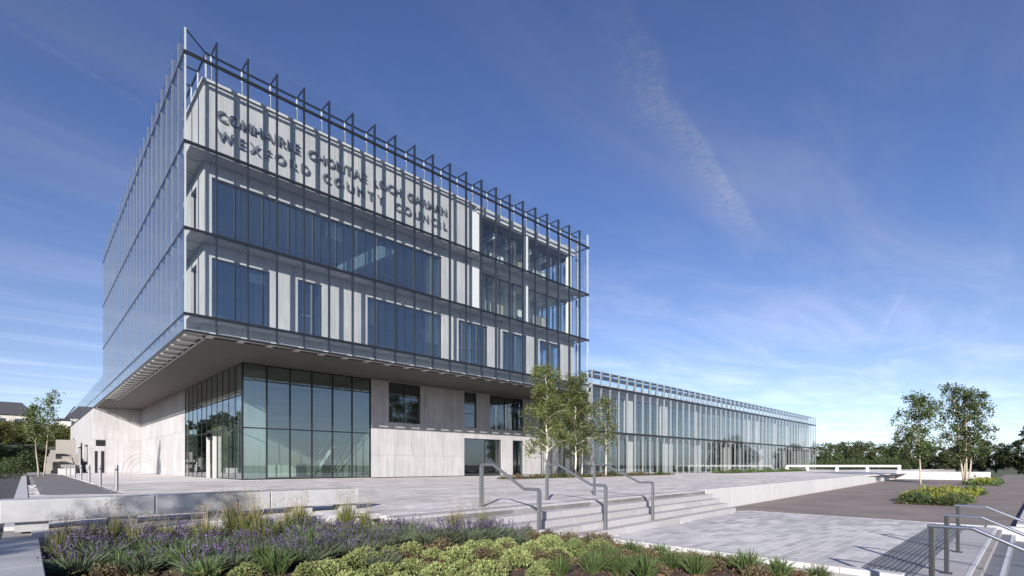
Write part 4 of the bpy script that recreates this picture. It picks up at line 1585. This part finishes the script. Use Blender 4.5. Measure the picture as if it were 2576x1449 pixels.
# court bed with bright strap leaves
STRAP = [tuft_mesh(600 + i, 90, 0.62, 0.50, 0.045, 'strap_leaf', 0.2, None, 0.3) for i in range(3)]
LOWG = [low_shrub_mesh(620 + i, 0.55, 0.42, 700, 0.10, m) for i, m in enumerate(('mid_leaf', 'fescue_blade', 'heather_leaf'))]
cover_strip('court_planting', 29.0, 44.0, 2.2, 4.6, GZ + 0.06, 4200, 0.15, 'cover_leaf', 'low olive ground cover in the gravel court bed', 0.10)
cpl = []
for k in range(3000):
    if len(cpl) >= 34:
        break
    x, y = 29.2 + 14.6 * random.random(), random.uniform(2.4, 4.4)
    if all((x - a) ** 2 + (y - b) ** 2 > 0.95 ** 2 for a, b, _ in cpl):
        cpl.append((x, y, random.uniform(0.8, 1.2)))
cpl.sort(key=lambda p: screen_x(p[0], p[1]))
ns = nl = 0
for k, (x, y, s) in enumerate(cpl):
    if k % 2 == 0:
        o = plant('strap_leaf_plant', STRAP[k % 3], x, y, GZ + 0.05, s)
        tag(o, 'bright yellow green strap leaved plant, %s from the left in the court bed' % ORD[ns], 'plant', 'strap leaved plants in the court bed')
        ns += 1
    else:
        o = plant('low_shrub', LOWG[(k // 2) % 3], x, y, GZ + 0.05, s)
        tag(o, 'low rounded shrub, %s from the left in the court bed' % ORD[nl], 'shrub', 'low shrubs in the court bed')
        nl += 1
cover_strip('far_court_planting', 60.0, 72.0, 2.0, 4.6, GZ + 0.06, 2600, 0.25, 'fescue_blade', 'far patch of green planting below the tall birch', 0.25)
for k in range(6):
    o = plant('strap_leaf_plant', STRAP[k % 3], 61 + k * 1.9, 3.0 + 0.6 * (k % 2), GZ + 0.05, 1.25)
    tag(o, 'bright strap leaved plant, %s from the birch in the far court bed' % ORD[k], 'plant', 'plants in the far court bed')

# birches before the block
BA = birch_meshes(41, 8.3, 0.20, 1.95, 1, 13000, 0.12, 'birch_leaf', 0.2, r0=0.085, top_narrow=1.2)
BB = birch_meshes(42, 7.9, 0.22, 1.85, 1, 12000, 0.12, 'birch_leaf', 0.2, r0=0.075, top_narrow=1.2)
BC = birch_meshes(43, 6.9, 0.36, 1.2, 1, 4200, 0.12, 'birch_leaf', 0.2, r0=0.06, top_narrow=1.2)
for (m, x, y, lab) in ((BA, 28.1, 25.3, 'young birch with pale trunk standing nearest the concrete wall and doors'),
                       (BB, 31.0, 24.9, 'young birch with pale trunk, second from the concrete wall'),
                       (BC, 33.2, 26.0, 'slim young birch with white trunk before the end of the long wing'),
                       (BC, 36.0, 25.6, 'thin sparse birch standing alone against the dark glass of the long wing')):
    plant_tree(m, 'birch_tree', x, y, 0.0, lab, 'birches on the plaza', random.uniform(0, 6))
BD = birch_meshes(51, 8.1, 0.30, 2.2, 1, 5600, 0.18, 'birch_leaf_deep', 0.5, r0=0.08, top_narrow=0.9, bark='tan_bark')
BE = birch_meshes(52, 9.4, 0.26, 1.55, 4, 8600, 0.18, 'birch_leaf_deep', 0.6, r0=0.085, top_narrow=0.6, bark='tan_bark')
plant_tree(BD, 'birch_tree', 59.0, 7.2, GZ + 0.05, 'single stemmed birch with open crown on the gravel by the white wall', 'birches on the gravel court', 0.6)
plant_tree(BE, 'birch_tree', 62.0, 4.3, GZ + 0.05, 'tall multi stemmed birch on the gravel at the far right', 'birches on the gravel court', 1.9)
BF = birch_meshes(53, 7.2, 0.45, 0.95, 2, 3200, 0.15, 'birch_leaf_deep', 0.3, r0=0.06, bark='tan_bark')
plant_tree(BF, 'birch_tree', 0.95, 57.5, 0.0, 'thin twin stemmed birch at the far left beside the road', None, 0.3)

# ------------------------------------------------------------------ tree belt behind on the right
TREES = [bushy_tree_meshes(700, 8.5, 8.0, 4200, 0.42, 'dark_leaf'), bushy_tree_meshes(701, 7.5, 7.5, 4200, 0.40, 'mid_leaf'),
         bushy_tree_meshes(702, 9.5, 6.0, 3800, 0.42, 'dark_leaf', 0.08, 0.5), bushy_tree_meshes(703, 6.5, 8.5, 4200, 0.38, 'hedge_leaf', 0.04)]


def at_px(px_, d):
    t = (px_ - 1288) / 1267
    return d * (t * SN + CS), d * (-t * CS + SN)


belt = []
for i, (a, d, k, s) in enumerate(((2072, 132, 1, 1.0), (2100, 150, 3, 1.15), (2135, 140, 1, 1.1), (2170, 150, 3, 1.3), (2200, 142, 1, 1.05), (2235, 148, 3, 1.1), (2262, 138, 1, 0.95),
                                  (2290, 120, 0, 1.05), (2322, 130, 2, 0.9), (2352, 125, 0, 0.72), (2384, 118, 0, 0.66), (2410, 128, 0, 0.78), (2440, 118, 0, 0.9), (2472, 124, 2, 0.85),
                                  (2505, 118, 0, 0.78), (2530, 126, 0, 0.66), (2562, 104, 0, 0.78), (2600, 100, 2, 1.1), (2650, 104, 0, 1.0), (2740, 100, 0, 1.1))):
    x, y = at_px(a, d)
    belt.append((a, x, y, k, s))
for i, (a, x, y, k, s) in enumerate(belt):
    plant_tree(TREES[k], 'belt_tree', x, y, -0.6, 'bushy tree in the belt beyond the white wall, %s from the wing end' % ORD[i], 'trees beyond the white wall', random.uniform(0, 6), s)
# clipped hedge at the foot of the belt by the wing end
HED = [low_shrub_mesh(720 + i, 2.3, 2.6, 2600, 0.26, 'mid_leaf') for i in range(2)]
for i in range(8):
    x, y = at_px(2075 + i * 26, 116 - i * 1.5)
    o = plant('hedge_bush', HED[i % 2], x, y, -0.4, random.uniform(0.85, 1.1))
    tag(o, 'rounded green bush under the tree belt, %s from the wing end' % ORD[i], 'bush', 'bushes under the tree belt')
    o.rotation_euler = (0, 0, random.uniform(0, 6))

# ------------------------------------------------------------------ hillside, houses and trees on the left
hill = MB()
hx = np.linspace(-160, 60, 24)
hy = np.concatenate([np.linspace(94, 230, 24), [300, 420, 600]])


def hill_z(x, y):
    return -0.3 + max(0.0, y - 96) * 0.105 * (1 if y < 210 else 210 / y) - (0.25 if y < 97 else 0)


for x in hx:
    for y in hy:
        hill.v.append((x, y, hill_z(x, y) + random.uniform(-0.3, 0.3)))
for i in range(len(hx) - 1):
    for j in range(len(hy) - 1):
        a = i * len(hy) + j
        hill.f.append((a, a + len(hy), a + len(hy) + 1, a + 1))
structure(obj('hillside', hill, 'grass_ground', smooth=True))


def house(x0, x1, y0, y1, z0, ze, zr, label, wall, wins, chim=True):
    h = thing('house', ((x0 + x1) / 2, y0, z0), label, 'house')
    box('wall', x0, x1, y0, y1, z0 - 1.5, ze, wall, h)
    e = 0.5
    ym = (y0 + y1) / 2
    mb = MB()
    mb.v = [(x0 - e, y0 - e, ze - 0.1), (x1 + e, y0 - e, ze - 0.1), (x1 + e, y1 + e, ze - 0.1), (x0 - e, y1 + e, ze - 0.1), (x0 + (x1 - x0) * 0.16, ym, zr), (x1 - (x1 - x0) * 0.16, ym, zr)]
    mb.f = [(0, 3, 2, 1), (0, 1, 5, 4), (1, 2, 5), (2, 3, 4, 5), (3, 0, 4)]
    rf = obj('roof', mb, 'slate', h)
    if chim:
        cxx = x0 + (x1 - x0) * 0.3
        box('chimney', cxx, cxx + 0.9, ym - 0.4, ym + 0.4, zr - 1.2, zr + 0.9, wall, rf)
    for (a, b, c, d) in wins:
        f = box('window', x0 + a, x0 + b, y0 - 0.05, y0 - 0.002, z0 + c, z0 + d, 'render_white', h)
        box('pane', x0 + a + 0.12, x0 + b - 0.12, y0 - 0.07, y0 - 0.052, z0 + c + 0.12, z0 + d - 0.12, 'house_glass', f)
    return h


house(-15, 1.9, 206, 216, 11.2, 15.6, 19.6, 'dark roofed house with pale walls highest on the hillside at the left edge', 'render_cream', [(9.0, 11.0, 1.6, 3.4), (12.6, 14.6, 1.6, 3.4), (15.2, 16.3, 1.6, 3.4)])
house(9.6, 22, 216, 226, 11.6, 16.2, 20.4, 'dark roofed house on the hill just beside the office block', 'render_cream', [(1.5, 3.5, 1.6, 3.2), (5, 7, 1.6, 3.2)], False)
house(6.6, 10.2, 204, 209, 11.0, 14.5, 15.2, 'small bright white gabled outbuilding between the two hillside houses', 'render_white', [(0.7, 1.6, 1.0, 2.2)], False)

LEFT = [low_shrub_mesh(740 + i, 3.2, 4.2, 3000, 0.34, 'hedge_leaf') for i in range(3)]
hl = []
for i in range(17):
    d = 110 + 9 * (i % 3)
    x, y = at_px(-55 + i * 18.5, d)
    hl.append((x, y, i))
hl.sort(key=lambda p: screen_x(p[0], p[1]))
for i, (x, y, k) in enumerate(hl):
    o = plant('hillside_bush', LEFT[k % 3], x, y, hill_z(x, y) - 0.3, random.uniform(0.85, 1.25))
    o.rotation_euler = (0, 0, random.uniform(0, 6))
    tag(o, 'olive green bush on the hillside hedge below the houses, %s from the left' % ORD[i], 'bush', 'hillside hedge bushes')
DK = [low_shrub_mesh(750 + i, 1.9, 2.6, 2400, 0.24, 'dark_leaf') for i in range(2)]
dk = []
for i in range(14):
    d = 66 + 7 * (i % 3) + i * 0.6
    x, y = at_px(-40 + i * 19, d)
    if x < 5.0:
        dk.append((x, y, i))
dk.sort(key=lambda p: screen_x(p[0], p[1]))
for i, (x, y, k) in enumerate(dk):
    o = plant('dark_bush', DK[k % 2], x, y, max(-0.3, hill_z(x, y) - 0.2), random.uniform(0.8, 1.2))
    o.rotation_euler = (0, 0, random.uniform(0, 6))
    tag(o, 'dark green bush on the bank beside the road, %s from the left' % ORD[i], 'bush', 'dark bank bushes')
o = plant('road_shrub', low_shrub_mesh(760, 1.1, 1.9, 1500, 0.14, 'mid_leaf'), -0.9, 62, -0.2, 1.0)
tag(o, 'mid green upright shrub by the road kerb next to the thin birch', 'shrub')

# stepped concrete flank walls and garden stair on the bank
gs = thing('garden_stair', (3.4, 86, 0), 'stepped pale concrete blocks and stair climbing the bank left of the office block', 'stair')
for k in range(7):
    box('tread', 2.2, 4.4, 82 + k * 1.3, 83.35 + k * 1.3, 0.0, 0.30 + k * 0.36, 'timber_pale', gs)
for k, (x, y, w, h) in enumerate(((1.6, 80.5, 0.5, 1.2), (1.9, 84, 0.5, 2.0), (2.3, 88, 0.5, 2.9), (3.0, 92, 2.0, 4.4), (4.5, 86, 0.4, 2.4))):
    box('flank_block', x, x + w, y, y + 2.2, -0.2, h, 'timber_pale', gs)
pb = tag(box('planter_block', 2.3, 3.5, 66, 67.2, 0.0, 0.62, 'pale_concrete', None, 0.02), 'small pale concrete block standing on the asphalt behind the bollards', 'planter')

# tall trees off to the left, seen mirrored in the lobby glass
TALL = [bushy_tree_meshes(780 + i, 13.5, 6.5, 4200, 0.42, 'dark_leaf', 0.06, 0.55) for i in range(2)]
for i in range(15):
    plant_tree(TALL[i % 2], 'tall_tree', -12 - 2.0 * (i % 2), 96 + i * 4.6, -0.3, 'tall dark conifer mirrored in the lobby glass, %s along the road' % ORD[i], 'tall trees along the road', random.uniform(0, 6), random.uniform(0.9, 1.1))
# two young street trees outside the left of the view that dapple the bench and low wall
for i, (x, y) in enumerate(((-10.5, 1.0), (-13.0, 2.6))):
    plant_tree(BF, 'street_tree', x, y, -0.3, 'young street tree whose shade dapples the stone bench, %s along the road' % ORD[i], 'street trees', i * 2.0, 0.95)
